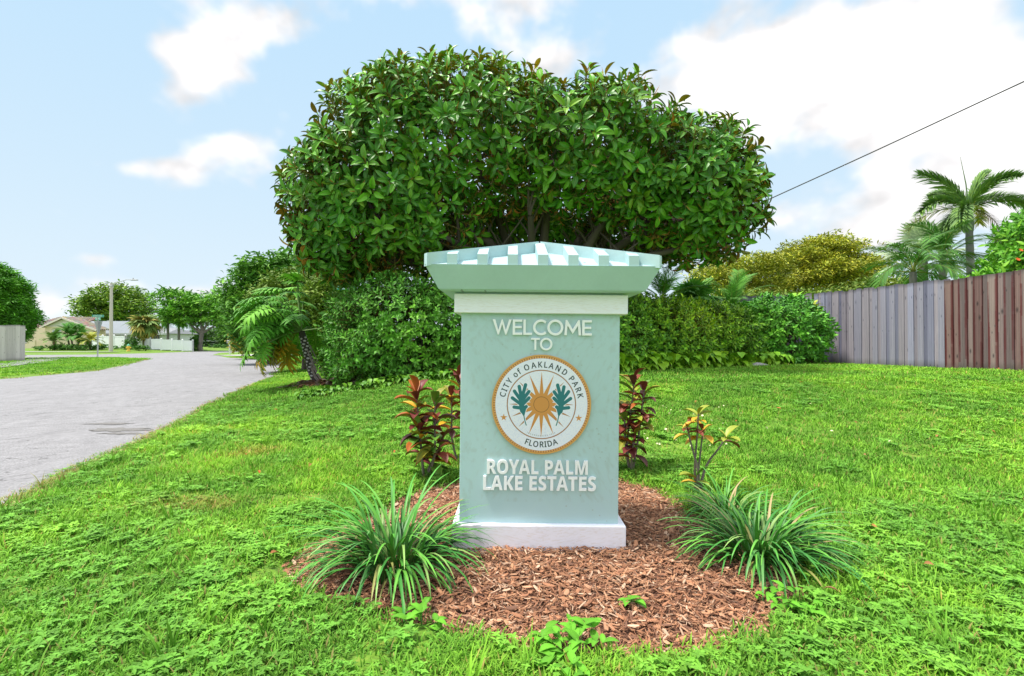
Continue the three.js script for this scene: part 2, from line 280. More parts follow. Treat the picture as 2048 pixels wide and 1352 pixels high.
  const word = (str, px, py, hpx, wpx, gap) => {
    const s = (SFRONT + 0.035) / FPX, h = hpx * s, w = wpx * s; let tot = -gap; for (const c of str) tot += GL[c][0] + gap;
    const kx = w / tot, [lx, ly] = toLocal(px, py); let x = lx - w / 2;
    for (const c of str) { const sh = GL[c][1](), pts = sh.extractPoints(20), mk = (a) => a.map((q) => new THREE.Vector2(q.x * kx, q.y * h)), s2 = new THREE.Shape(mk(pts.shape)); pts.holes.forEach((q) => s2.holes.push(new THREE.Path(mk(q)))); obj('letter', new THREE.ExtrudeGeometry(s2, ext), mLetter, t, [x, ly, zf]); x += (GL[c][0] + gap) * kx; }
  };
  word('WELCOME', 1084, 670, 30, 197, 0.09); word('TO', 1083, 700, 23.5, 42, 0.05);
  const font = await new FontLoader().loadAsync('fonts/droid/droid_sans_bold.typeface.json');
  const line = (str, px, py, hpx, wpx) => {
    const s = (SFRONT + 0.035) / FPX, probe = new TextGeometry('L', { font, size: 1, depth: 0.01, bevelEnabled: false }); probe.computeBoundingBox(); const size = hpx * s / probe.boundingBox.max.y, res = font.data.resolution; let tot = 0; for (const c of str) tot += (font.data.glyphs[c].ha / res) * size;
    const kx = wpx * s / tot, [lx, ly] = toLocal(px, py); let x = lx - wpx * s / 2;
    for (const c of str) { if (c !== ' ') { const g = new TextGeometry(c, { font, size, depth: 0.011, curveSegments: 6, bevelEnabled: true, bevelThickness: 0.0015, bevelSize: 0.0008, bevelSegments: 1 }); g.scale(kx, 1, 1); obj('letter', g, mLetter, t, [x, ly, zf]); } x += (font.data.glyphs[c].ha / res) * size * kx; }
  };
  line('ROYAL PALM', 1074.3, 946.4, 27, 206); line('LAKE ESTATES', 1077.8, 978.6, 27.5, 228);
  // round seal: a thick disc with its printed face
  const seal = texture(1024, 1024, (g, w) => {
    const c = w / 2, k = c / 585; g.translate(c, c); g.scale(k, k); const X = (x) => x - 719, Y = (y) => y - 695;
    g.fillStyle = '#cf9a52'; g.fillRect(-620, -620, 1240, 1240);
    const disc = (r, f) => { g.fillStyle = f; g.beginPath(); g.arc(0, 0, r, 0, TAU); g.fill(); };
    disc(568, '#9c6136'); for (let a = 0; a < 118; a++) { g.fillStyle = '#dba564'; g.beginPath(); g.arc(Math.cos(a / 118 * TAU) * 555, Math.sin(a / 118 * TAU) * 555, 10.5, 0, TAU); g.fill(); }
    disc(543, '#e2e5f4'); const rr = rngOf(8);
    for (let n = 0; n < 5200; n++) { const a = rr() * TAU, r = Math.sqrt(rr()) * 538, v = rr(); g.fillStyle = v < 0.5 ? 'rgba(200,205,235,.6)' : 'rgba(240,235,240,.6)'; g.fillRect(Math.cos(a) * r, Math.sin(a) * r, 4 + rr() * 5, 4 + rr() * 5); }
    g.strokeStyle = '#9a6a48'; g.lineWidth = 12; g.beginPath(); g.arc(0, 0, 402, 0, TAU); g.stroke();
    const ray = (ang, r1, hw, r0, f) => { g.save(); g.rotate(ang); g.fillStyle = f; g.beginPath(); g.moveTo(-hw, -r0); g.lineTo(0, -r1); g.lineTo(hw, -r0); g.closePath(); g.fill(); g.restore(); };
    for (let n = 0; n < 16; n++) ray(n / 16 * TAU, n % 8 === 0 ? 388 : n % 4 === 0 ? 382 : 378, 25, 120, n === 0 || n === 8 || n === 1 || n === 15 || n === 7 || n === 9 ? '#c4823f' : '#a9764c');
    for (let n = 0; n < 16; n++) ray(n / 16 * TAU, 262, 25.5, 118, '#cb8c47');
    disc(128, '#cb8c47'); g.strokeStyle = '#6a4526'; g.lineWidth = 5; g.beginPath(); g.arc(0, 0, 90, 0, TAU); g.stroke();
    const oak = (mirror) => {
      g.save(); if (mirror) g.scale(-1, 1); g.lineCap = g.lineJoin = 'round';
      for (const [style, grow] of [['#e6e8f2', 14], ['#1f7077', 0]]) {
        g.strokeStyle = g.fillStyle = style; g.lineWidth = 40 + grow;
        for (const [x0, y0, x1, y1] of [[492, 610, 530, 466], [478, 600, 455, 486], [470, 640, 400, 542], [470, 690, 376, 622], [480, 740, 398, 730], [500, 640, 570, 545], [505, 690, 572, 620], [510, 750, 540, 722]]) { g.beginPath(); g.moveTo(X(x0), Y(y0)); g.lineTo(X(x1), Y(y1)); g.stroke(); }
        g.lineWidth = 62 + grow; g.beginPath(); g.moveTo(X(488), Y(600)); g.quadraticCurveTo(X(478), Y(690), X(498), Y(770)); g.stroke();
        g.lineWidth = grow ? 8 + grow : 8; g.beginPath(); g.moveTo(X(455), Y(740)); g.lineTo(X(514), Y(835)); g.lineTo(X(540), Y(735)); g.closePath(); g.fill(); g.stroke();
        g.lineWidth = 12 + grow; g.beginPath(); g.moveTo(X(510), Y(800)); g.quadraticCurveTo(X(520), Y(880), X(543), Y(940)); g.stroke();
      }
      g.restore();
    };
    oak(false); oak(true);
    for (const sx of [277, 1160]) { g.fillStyle = '#c98a45'; g.beginPath(); for (let n = 0; n < 10; n++) { const a = n / 10 * TAU - Math.PI / 2, r = n % 2 ? 17 : 44; g.lineTo(X(sx) + Math.cos(a) * r, Y(852) + Math.sin(a) * r); } g.fill(); }
    g.fillStyle = '#0f2a2e'; g.textAlign = 'center'; g.textBaseline = 'alphabetic';
    const arc = (str, r, a0, a1, size, bottom) => {
      g.font = size + 'px sans-serif'; const ws = [...str].map((ch) => g.measureText(ch).width), tot = ws.reduce((a, b) => a + b, 0); let run = 0;
      [...str].forEach((ch, n) => { const a = lerp(a0, a1, (run + ws[n] / 2) / tot); run += ws[n]; g.save(); if (bottom) { g.rotate(-a); g.translate(0, r); } else { g.rotate(a); g.translate(0, -r); } g.fillText(ch, 0, 0); if (size > 50) { g.lineWidth = 3.5; g.strokeStyle = '#0f2a2e'; g.strokeText(ch, 0, 0); } g.restore(); });
    };
    const D = Math.PI / 180; arc('CITY of OAKLAND PARK', 436, -81 * D, 81 * D, 92); arc('FLORIDA', 503, -24 * D, 24 * D, 92, true); arc('INCORPORATED 1929', 376, -27 * D, 27 * D, 21, true);
  });
  seal.wrapS = seal.wrapT = THREE.ClampToEdgeWrapping; seal.anisotropy = 8;
  const [lx, ly] = toLocal(1082.4, 808), R = 0.2505;
  const plate = obj('seal', new THREE.CylinderGeometry(R, R, 0.014, 96).rotateX(Math.PI / 2), std({ color: rgb(0.5, 0.33, 0.13), roughness: 0.5 }), t, [lx, ly, pz + 0.007]);
  const face = new THREE.CircleGeometry(R - 0.0005, 96); obj('seal_print', face, std({ map: seal, roughness: 0.5 }), plate, [0, 0, 0.0078]);
}

// ------------------------------------------------------------------ mulch bed
const bedH = (x, d) => gh0(x, d) + 0.03 * (1 - smoothstep(bedQ(x, d), 0.45, 1.02)) - 0.038 + 0.012 * perlin.noise(x * 5, d * 5, 2.2);
{
  const rows = []; for (let r = 0; r <= 22; r++) { const row = []; for (let k = 0; k <= 64; k++) { const a = k / 64 * TAU, q = r / 22 * 1.3, x = BED.x + Math.cos(a) * q * BED.rx, d = BED.d + Math.sin(a) * q * BED.rd; row.push(V(x, bedH(x, d), -d)); } rows.push(row); }
  structure(tag(obj('mulch_bed', new MB().grid(rows, (a, b) => { const k = 0.8 + 0.5 * perlin.noise(a * 30, b * 60, 1); return [0.13 * k, 0.055 * k, 0.03 * k]; }, true).geo(), M.plain), 'mound of shredded red brown mulch around the sign base'));
  const rng = rngOf(21), geos = [];
  for (let v = 0; v < 7; v++) { // splintered chips: bent, tapered slivers
    const L = 1, W = [0.16, 0.11, 0.24, 0.08, 0.18, 0.36, 0.13][v], rows = [], n = 4, bend = (rng() - 0.5) * 0.35;
    for (let k = 0; k <= n; k++) { const t = k / n - 0.5, w = W * (0.4 + 0.6 * Math.sin(Math.PI * (0.12 + 0.76 * (t + 0.5)))) * (0.75 + rng() * 0.5) / 2, y = bend * t * t, h = 0.035; rows.push([V(t * L, y - h, -w), V(t * L, y + h * rng(), -w * 0.8), V(t * L, y + h, w * 0.7), V(t * L, y - h, w)]); }
    geos.push(new MB().grid(rows, () => { const k = 0.75 + rng() * 0.5; return [k, k, k]; }, false).geo());
  }
  const list = [], tones = [[0.30, 0.135, 0.07], [0.38, 0.19, 0.10], [0.22, 0.095, 0.05], [0.40, 0.21, 0.12], [0.17, 0.08, 0.048], [0.32, 0.145, 0.075], [0.47, 0.31, 0.21]];
  const chip = (x, d, s) => { const tn = tones[Math.min(6, Math.floor(Math.pow(rng(), 1.25) * 7))], k = 0.75 + rng() * 0.55; list.push({ m: M4(V(x, bedH(x, d) + 0.004 + rng() * 0.02, -d), Q((rng() - 0.5) * 0.7, rng() * TAU, (rng() - 0.5) * 0.9), V(s, s * (0.6 + rng() * 0.8), s * (0.6 + rng() * 0.8))), c: rgb(tn[0] * k, tn[1] * k, tn[2] * k) }); };
  for (let n = 0; n < 72000; n++) { const a = rng() * TAU, q = Math.sqrt(rng()) * 1.3, x = BED.x + Math.cos(a) * q * BED.rx, d = BED.d + Math.sin(a) * q * BED.rd; if (bedQ(x, d) < 1.03) chip(x, d, 0.012 + 0.04 * Math.pow(rng(), 2.6)); }
  for (let n = 0; n < 900; n++) { const a = rng() * TAU, q = 1 + Math.abs(rng() + rng() - 1) * 0.16, x = BED.x + Math.cos(a) * q * BED.rx, d = BED.d + Math.sin(a) * q * BED.rd; chip(x, d, 0.015 + 0.04 * rng()); }
  instances('mulch_chip', geos, std({ vertexColors: true, roughness: 0.9, side: THREE.DoubleSide }), list, scene, 'shredded red brown bark chips of the mulch bed', 'mulch');
}

// ------------------------------------------------------------------ grass
{
  const rng = rngOf(3);
  const tuft = (n, R, hMin, hMax, w, lean) => {
    const b = new MB();
    for (let k = 0; k < n; k++) {
      const a = rng() * TAU, r = Math.sqrt(rng()) * R, h = lerp(hMin, hMax, rng() * rng()), az = rng() * TAU, e0 = lerp(1.45, 0.6, rng() * lean), bend = rng() * 1.1;
      const rows = leafRows(h, w * (0.6 + rng() * 0.7), { n: 3, a0: e0, droop: bend, fold: 0.3, shape: (t) => (t > 0.97 ? 0.05 : 1 - 0.55 * t * t) }).map((q) => [q[0], q[2]]);
      const tone = 0.72 + rng() * 0.5, dry = rng() < 0.035, yel = rng() * 0.35;
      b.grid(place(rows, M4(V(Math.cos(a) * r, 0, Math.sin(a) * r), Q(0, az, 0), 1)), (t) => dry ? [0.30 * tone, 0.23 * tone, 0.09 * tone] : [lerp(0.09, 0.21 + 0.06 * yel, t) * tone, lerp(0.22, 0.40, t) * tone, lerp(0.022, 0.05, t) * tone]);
    }
    return b.geo();
  };
  const clover = (n, R, L) => {                              // low broad-leaved weeds among the grass
    const b = new MB();
    for (let k = 0; k < n; k++) {
      const a = rng() * TAU, r = Math.sqrt(rng()) * R, h = 0.012 + rng() * 0.03, c = V(Math.cos(a) * r, h, Math.sin(a) * r), leaves = 3 + Math.floor(rng() * 4), t0 = rng() * TAU, tone = 0.7 + rng() * 0.6;
      for (let q = 0; q < leaves; q++) b.grid(place(leafRows(L * (0.6 + rng() * 0.7), L * 0.5, { n: 3, a0: 0.5 * rng() + 0.1, droop: 0.7, fold: 0.25 }), M4(c, Q(0, t0 + q * TAU / leaves, 0), 1)), [0.155 * tone, 0.32 * tone, 0.045 * tone]);
    }
    return b.geo();
  };
  const near = [0, 1, 2, 3, 4, 5].map((v) => tuft(28, 0.07, 0.02, v === 5 ? 0.1 : 0.058, 0.0065, 1.25)), far = [0, 1, 2, 3].map(() => tuft(34, 0.16, 0.035, 0.08, 0.012, 0.9)), verge = [0, 1, 2].map(() => tuft(46, 0.4, 0.05, 0.11, 0.03, 0.8)), weeds = [0, 1, 2, 3].map((v) => clover(9, 0.06, 0.017 + v * 0.004));
  const L = { near: [], far: [], verge: [], weeds: [] };
  const hedgeCut = (x, d) => d > 8.15 - 0.3 * x * (x < 0 ? 0.25 : -1.15) && x > -3.6 ? d - (x < 0 ? 8.05 : 8.05 + 0.78 * x) : -1;
  const tone = (x, d) => {
    const n = fbm(x * 0.55, d * 0.55, 4.4, 4), m = fbm(x * 2.3 + 5, d * 2.3, 1.4, 3), k = 1 + 0.55 * n + 0.45 * m + (rng() - 0.5) * 0.25, y = clamp(0.2 + n * 1.0 + m * 0.6, 0, 1);
    let c = [k * (0.85 + 0.5 * y), k * (0.97 + 0.07 * y), k * (1.0 - 0.35 * y)];
    const dry = Math.max(1 - Math.hypot((x + 1.95) / 0.55, (d - 3.2) / 0.28), 1 - Math.hypot((x + 2.4) / 0.4, (d - 4.6) / 0.3), 1 - Math.hypot((x - 0.9) / 0.5, (d - 4.2) / 0.22)) * 1.6 + m;
    if (dry > 0.38) { const q = clamp((dry - 0.38) * 1.7, 0, 0.85) * rng(); c = [lerp(c[0], 2.1, q), lerp(c[1], 0.75, q), lerp(c[2], 2.2, q)]; }
    return rgb(...c);
  };
  const sow = (n, x0, x1, d0, d1, list, s0, s1, test) => {
    for (let k = 0; k < n; k++) {
      const d = Math.sqrt(lerp(d0 * d0, d1 * d1, rng())), lim = 1.06 * d + 0.9, x = lerp(Math.max(x0, -lim), Math.min(x1, lim), rng()), rd = roadDist(x, d);
      const edge = rd < 0.16; if (rd < -0.1 + 0.2 * rng() - 0.04 || (test && !test(x, d))) continue;
      const q = bedQ(x, d); if (q < 0.97 + rng() * 0.12) continue;
      if (hedgeCut(x, d) > 0.25) continue;
      const bare = fbm(x * 1.6 + 9, d * 1.6, 7.7, 3); if (bare < -0.2 && rng() < 0.7) continue;
      list.push({ m: M4(V(x, gh(x, d, rd) - 0.004, -d), Q((rng() - 0.5) * 0.2, rng() * TAU, (rng() - 0.5) * 0.2), lerp(s0, s1, rng()) * (edge ? 0.75 : 1)), c: edge && rng() < 0.6 ? rgb(1.8, 0.75 + rng() * 0.25, 3) : tone(x, d) });
    }
  };
  sow(24000, -6, 6, 1.1, 4.2, L.near, 0.65, 1.15); sow(22000, -9, 9, 4.2, 8, L.near, 0.8, 1.35);
  sow(26000, -12, 12, 7.5, 14.5, L.far, 0.75, 1.2); sow(9000, -32, 12, 14, 36, L.verge, 0.6, 1);
  const patch = (x, d) => fbm(x * 0.9 + 3, d * 0.9, 2.5, 3) > -0.06 - 0.25 * (1 - smoothstep(d, 2, 3.4));
  sow(4600, -6, 6, 1.1, 4, L.weeds, 0.55, 1.0, patch); sow(5000, -9, 9, 4, 8, L.weeds, 0.7, 1.3, patch);
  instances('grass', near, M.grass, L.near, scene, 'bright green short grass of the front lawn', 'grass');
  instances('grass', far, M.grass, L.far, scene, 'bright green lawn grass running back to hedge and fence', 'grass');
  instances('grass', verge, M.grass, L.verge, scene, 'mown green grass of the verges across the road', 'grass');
  instances('lawn_weed', weeds, M.grass, L.weeds, scene, 'low broad leaved clover like weeds in the lawn', 'ground cover');
  // longer grass sprays in the near lawn
  const spray = [0, 1, 2].map(() => tuft(9, 0.02, 0.12, 0.24, 0.008, 0.7)), sl = [];
  sow(230, -3.5, 3.5, 1.3, 5, sl, 0.6, 1.1);
  instances('grass_blade', spray, M.grass, sl, scene, 'longer single grass blades standing out of the lawn', 'grass');
  // pale petals lying in the lawn to the right of the sign, pale flecks and dry leaves
  const pet = new MB().grid(leafRows(0.022, 0.018, { n: 3, a0: 0.2, droop: 0.8 }), [0.7, 0.68, 0.72]).geo(), pl = [];
  for (let k = 0; k < 70; k++) { const x = 1.05 + rng() * rng() * 3.6, d = 4.3 + rng() * 1.7; pl.push({ m: M4(V(x, gh(x, d) + 0.035 + rng() * 0.02, -d), Q(rng(), rng() * TAU, rng()), 0.7 + rng() * 0.8) }); }
  instances('fallen_petal', [pet], M.leaf, pl, scene, 'small white fallen petals scattered on the lawn right of the sign', 'petals');
  const dl = new MB().grid(leafRows(0.055, 0.026, { n: 4, a0: 0.3, droop: 0.9, fold: 0.5 }), [0.24, 0.14, 0.065]).geo(), ll = [];
  for (let k = 0; k < 90; k++) { const d = Math.sqrt(lerp(2, 100, rng())), x = lerp(-0.5 * d - 0.3, d, rng()); if (roadDist(x, d) < 0.2 || hedgeCut(x, d) > 0 || bedQ(x, d) < 1) continue; ll.push({ m: M4(V(x, gh(x, d) + 0.035, -d), Q((rng() - 0.5), rng() * TAU, (rng() - 0.5)), 0.5 + rng() * 0.8), c: rgb(0.7 + rng(), 0.6 + rng() * 0.7, 0.5 + rng()) }); }
  instances('fallen_leaf', [dl], M.leaf, ll, scene, 'small dry brown leaves lying in the lawn', 'leaves');
}

// ------------------------------------------------------------------ foliage makers
function sprig(rng, { n = 10, len = 0.22, L = 0.075, W = 0.032, droop = 0.7, cols, under, spread = 1.0, twig = [0.09, 0.07, 0.04] }) {   // a twig along +y with alternating leaves
  const b = new MB();
  b.tube([V(0, -len * 0.6, 0), V(0, 0, 0), V(0.01, len, 0)], [0.006, 0.004, 0.002], 3, twig);
  for (let k = 0; k < n; k++) {
    const t = k / (n - 1), c = cols[Math.floor(rng() * cols.length)], s = 0.75 + rng() * 0.5, tone = 0.8 + rng() * 0.4;
    const m = M4(V(0.01 * t, len * (0.1 + 0.9 * t), 0), Q(0, k * 2.4 + rng() * 0.8, lerp(0.1, 0.9, t) * spread - 0.3 + rng() * 0.5), 1);
    b.grid(place(leafRows(L * s, W * s, { n: 4, a0: 0.25, droop: droop * (0.6 + rng() * 0.8), fold: 0.3 }), m), (a, e) => { const mid = e > 0.4 && e < 0.6 ? 1.25 : 1; return [c[0] * tone * mid, c[1] * tone * mid, c[2] * tone * mid]; });
  }
  return b.geo();
}
const cloudOf = (rng, { n = 14, R = 1, L = 0.5, W = 0.3, cols, flat = 1 }) => {   // a clump of leaves for trees further off
  const b = new MB();
  for (let k = 0; k < n; k++) {
    const d = V(rng() - 0.5, (rng() - 0.5), rng() - 0.5).normalize().multiplyScalar(R * Math.cbrt(rng())); d.y *= flat;
    const c = cols[Math.floor(rng() * cols.length)], tone = 0.75 + rng() * 0.5;
    b.grid(place(leafRows(L * (0.7 + rng() * 0.6), W, { n: 2, a0: 0.2, droop: 0.8, fold: 0.35, shape: (t) => [0.35, 1, 0.1][Math.round(t * 2)] }), M4(d, Q((rng() - 0.5) * 1.6, rng() * TAU, (rng() - 0.5) * 1.6), 1)), [c[0] * tone, c[1] * tone, c[2] * tone]);
  }
  return b.geo();
};
// points on and inside a union of rounded blobs {c, r:[x,y,z], p}; every point has its outward normal
function blobPoints(rng, blobs, perM2, depth = 0.3, floor = -1e9, wob = 0.08) {
  const out = [];
  const val = (q, B) => { const p = B.p ?? 2; return Math.pow(Math.abs((q.x - B.c.x) / B.r[0]), p) + Math.pow(Math.abs((q.y - B.c.y) / B.r[1]), p) + Math.pow(Math.abs((q.z - B.c.z) / B.r[2]), p); };
  for (const B of blobs) {
    const [a, b, c] = B.r, p = B.p ?? 2, area = 4 * Math.PI * Math.pow((Math.pow(a * b, 1.6) + Math.pow(a * c, 1.6) + Math.pow(b * c, 1.6)) / 3, 1 / 1.6), N = Math.round(area * perM2);
    for (let k = 0; k < N; k++) {
      const z = rng() * 2 - 1, th = rng() * TAU, s = Math.sqrt(1 - z * z), u = V(s * Math.cos(th), z, s * Math.sin(th));
      const rad = Math.pow(Math.pow(Math.abs(u.x), p) + Math.pow(Math.abs(u.y), p) + Math.pow(Math.abs(u.z), p), -1 / p), inn = depth * Math.pow(rng(), 1.7), e = rad * (1 - inn);
      const q = V(B.c.x + u.x * a * e, B.c.y + u.y * b * e, B.c.z + u.z * c * e), w = 1 + wob * 2 * perlin.noise(q.x * 0.9 / Math.max(0.5, wob * 6), q.y * 1.3, q.z * 0.9 + 3);
      q.sub(B.c).multiplyScalar(w).add(B.c);
      if (q.y < floor || blobs.some((o) => o !== B && val(q, o) < 0.55)) continue;
      const sg = (x) => Math.sign(x) * Math.pow(Math.abs(x), p - 1), nrm = V(sg(u.x) / a, sg(u.y) / b, sg(u.z) / c).normalize();
      out.push({ q, n: nrm, inn });
    }
  }
  return out;
}
const jitterDir = (rng, n, up, j) => V(n.x + (rng() - 0.5) * j, n.y + up + (rng() - 0.5) * j, n.z + (rng() - 0.5) * j).normalize();
function limb(mb, a, b, r0, r1, rng, sag = 0.1, col = [0.1, 0.08, 0.06]) {
  const n = 6, L = a.distanceTo(b), pts = [], rad = [], o1 = V(rng() - 0.5, rng() - 0.5, rng() - 0.5).multiplyScalar(L * 0.22);
  for (let k = 0; k <= n; k++) { const t = k / n, s = Math.sin(t * Math.PI), s2 = Math.sin(t * TAU); pts.push(a.clone().lerp(b, t).addScaledVector(o1, s * 0.7 + s2 * 0.25).add(V(0, s * L * sag, 0))); rad.push(lerp(r0, r1, Math.pow(t, 0.8)) * (0.94 + rng() * 0.12)); }
  mb.tube(pts, rad, 8, (t, e) => { const k = 0.8 + 0.4 * perlin.noise(t * 9, e * 5, r0 * 50); return [col[0] * k, col[1] * k, col[2] * k]; });
  return pts;
}

// ------------------------------------------------------------------ rubber tree
{
  const rng = rngOf(77), T = thing('rubber_tree', 'huge clipped rubber tree with glossy dark green leaves behind the sign', 'tree', [0.6, gh(0.6, 10.6), -10.6]);
  const B = (px0, px1, py0, py1, d, rz, p = 2.4) => { const a = at(px0, py0, d), b = at(px1, py1, d); return { c: V((a.x + b.x) / 2, (a.y + b.y) / 2, -d), r: [(b.x - a.x) / 2, (a.y - b.y) / 2, rz], p }; };
  const blobs = [B(632, 1000, 172, 560, 10.2, 2.2, 2.3), B(596, 820, 285, 550, 10, 1.9), B(720, 1150, 176, 445, 10.4, 2.5, 2.5), B(980, 1350, 214, 450, 10.4, 2.4, 2.6), B(1180, 1485, 268, 500, 10.3, 2.1, 2.5), B(1290, 1503, 315, 530, 10.1, 1.7), B(605, 760, 360, 565, 9.9, 1.4), B(690, 1420, 300, 545, 12.1, 1.3)];
  // leaves: a folded oval blade, upper face dark green with a pale midrib, lower face olive to rust
  const leafGeo = (L, W, droop, up, dn, a0 = 0.2) => {
    const sh = (t) => Math.pow(Math.sin(Math.PI * Math.min(1, Math.pow(t, 0.86) * 0.99 + 0.01)), 0.75), rows = leafRows(L, W, { n: 6, a0, droop, fold: 0.42, shape: sh }), low = rows.map((r, k) => r.map((q) => V(q.x, q.y - 0.0022, q.z)));
    const five = rows.map((r) => [r[0], r[0].clone().lerp(r[1], 0.88), r[1], r[1].clone().lerp(r[2], 0.12), r[2]]);
    const b = new MB().grid(five, (t, e) => { const m = e > 0.4 && e < 0.6 ? [0.13, 0.22, 0.06] : up; const edge = Math.abs(e - 0.5) > 0.4 ? 1.15 : 1; return [m[0] * edge, m[1] * edge, m[2] * edge]; }, true);
    b.grid(low, dn, false);
    b.tube([V(-0.06, -0.012, 0), V(-0.02, -0.004, 0), V(0.01, 0, 0)], [0.004, 0.0035, 0.003], 4, [0.2, 0.2, 0.08]);
    return b.geo();
  };
  const ups = [[0.03, 0.12, 0.022], [0.045, 0.165, 0.026], [0.065, 0.21, 0.03], [0.085, 0.24, 0.032], [0.035, 0.135, 0.035]], dns = [[0.16, 0.22, 0.05], [0.26, 0.18, 0.055], [0.14, 0.22, 0.06], [0.2, 0.24, 0.06], [0.3, 0.17, 0.06]];
  const leaves = [];
  for (let v = 0; v < 10; v++) leaves.push(leafGeo(0.23 + 0.05 * rng(), 0.10 + 0.02 * rng(), 0.5 + 0.6 * rng(), ups[v % 5], dns[(v * 3) % 5], 0.1 + 0.3 * rng()));
  leaves.push(leafGeo(0.2, 0.08, 0.9, [0.30, 0.15, 0.03], [0.34, 0.15, 0.05]));                  // a few ageing orange leaves
  const rosette = () => { // the leaves of one shoot, as placements
    const n = 6 + Math.floor(rng() * 4), l = [];
    for (let k = 0; k < n; k++) { const t = k / n, v = rng() < 0.028 ? 10 : Math.floor(rng() * 10); l.push({ v, m: M4(V(0, -0.16 + 0.15 * t, 0), Q(0, k * 2.4 + rng() * 0.5, lerp(0.0, 0.95, t) + (rng() - 0.5) * 0.4), 0.75 + rng() * 0.4).multiply(new THREE.Matrix4().makeTranslation(0.05, 0, 0)) }); }
    return l;
  };
  const ros = Array.from({ length: 12 }, rosette), sheath = new MB().tube([V(0, -0.02, 0), V(0, 0.05, 0), V(0.004, 0.15, 0)], [0.007, 0.008, 0.0008], 6, (t) => [lerp(0.2, 0.42, t), lerp(0.14, 0.14, t), lerp(0.05, 0.09, t)]).geo();
  const stem = new MB().tube([V(0.02, -0.55, 0.02), V(0, -0.25, 0), V(0, 0, 0)], [0.011, 0.009, 0.006], 5, [0.11, 0.1, 0.06]).geo();
  const geos = ros.map((l, k) => { const b = new MB(); l.forEach((e) => b.add(leaves[e.v], e.m)); b.add(stem); if (k % 2) b.add(sheath); return b.geo(); });
  const pts = blobPoints(rng, blobs, 26, 0.4, 1.9, 0.045), inv = new THREE.Matrix4().makeTranslation(-T.position.x, -T.position.y, -T.position.z);
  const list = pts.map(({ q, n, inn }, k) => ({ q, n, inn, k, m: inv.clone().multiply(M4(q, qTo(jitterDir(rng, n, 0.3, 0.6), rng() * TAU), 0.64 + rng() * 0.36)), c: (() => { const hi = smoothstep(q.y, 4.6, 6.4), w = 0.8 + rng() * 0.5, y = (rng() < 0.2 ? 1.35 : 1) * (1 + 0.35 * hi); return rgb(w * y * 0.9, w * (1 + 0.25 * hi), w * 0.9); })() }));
  // the shoots nearest the camera have their leaves as parts of their own
  const seenBest = list.filter((e) => e.n.z > 0.35 && e.inn < 0.04).sort((a, b) => a.q.length() - b.q.length()), solo = new Set(); let count = 0;
  const crownMB = new MB().tube([V(0, 1.4, 0), V(-0.05, 1.9, 0.03), V(0.02, 2.6, 0)], [0.19, 0.16, 0.1], 9, [0.1, 0.085, 0.07]);
  for (const e of seenBest) {
    if ([...solo].some((o) => o.q.distanceTo(e.q) < 0.34)) continue; const l = ros[e.k % 12]; if (count + l.length > 292) break; count += l.length; solo.add(e);
    for (const p of l) { const m = obj('leaf', leaves[p.v], M.glossy, T); m.applyMatrix4(e.m.clone().multiply(p.m)); }
    const s = obj('shoot', stem, M.plain, T); s.applyMatrix4(e.m);
  }
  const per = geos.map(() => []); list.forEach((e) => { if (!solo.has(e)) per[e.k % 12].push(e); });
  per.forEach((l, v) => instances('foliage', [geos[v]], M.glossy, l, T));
  // trunks and limbs, seen under the crown
  const col = [0.115, 0.095, 0.08], fork = V(0.0, 1.0, 0), trunk = new MB(), tl = (q) => q.clone().sub(T.position);
  limb(trunk, V(0, -0.1, 0), fork, 0.34, 0.26, rng, 0, col); limb(trunk, V(0.35, -0.1, 0.15), V(0.5, 1.2, 0.1), 0.22, 0.18, rng, 0, col); limb(trunk, V(-0.5, -0.1, 0.1), V(-0.9, 1.3, 0.1), 0.22, 0.17, rng, 0, col);
  obj('trunk', trunk.geo(), M.plain, T);
  const ends = [[700, 430, 10.1, 0], [820, 400, 9.6, 0], [880, 470, 9.2, 0], [950, 330, 10.4, 0], [640, 480, 10, 2], [760, 520, 9.8, 2], [1060, 430, 9.3, 0], [1110, 300, 10.4, 0], [1235, 410, 9.9, 1], [1330, 340, 10.4, 1], [1400, 430, 10.1, 1], [1400, 490, 9.6, 1], [1340, 470, 10.8, 1], [1180, 440, 11, 1]];
  const starts = [fork, V(0.5, 1.2, 0.1), V(-0.9, 1.3, 0.1)];
  for (const [px, py, d, s] of ends) {
    const mb = new MB(), e = tl(at(px, py, d)), ps = limb(mb, starts[s], e, 0.13 + rng() * 0.05, 0.045, rng, 0.08, col);
    for (let k = 2; k < 7; k++) for (let j = 0; j < 2; j++) limb(mb, ps[k], ps[k].clone().add(V((rng() - 0.5) * 1.3, 0.3 + rng() * 0.8, (rng() - 0.5) * 1.5)), 0.035, 0.012, rng, 0.05, col);
    obj('limb', mb.geo(), M.plain, T);
  }
}

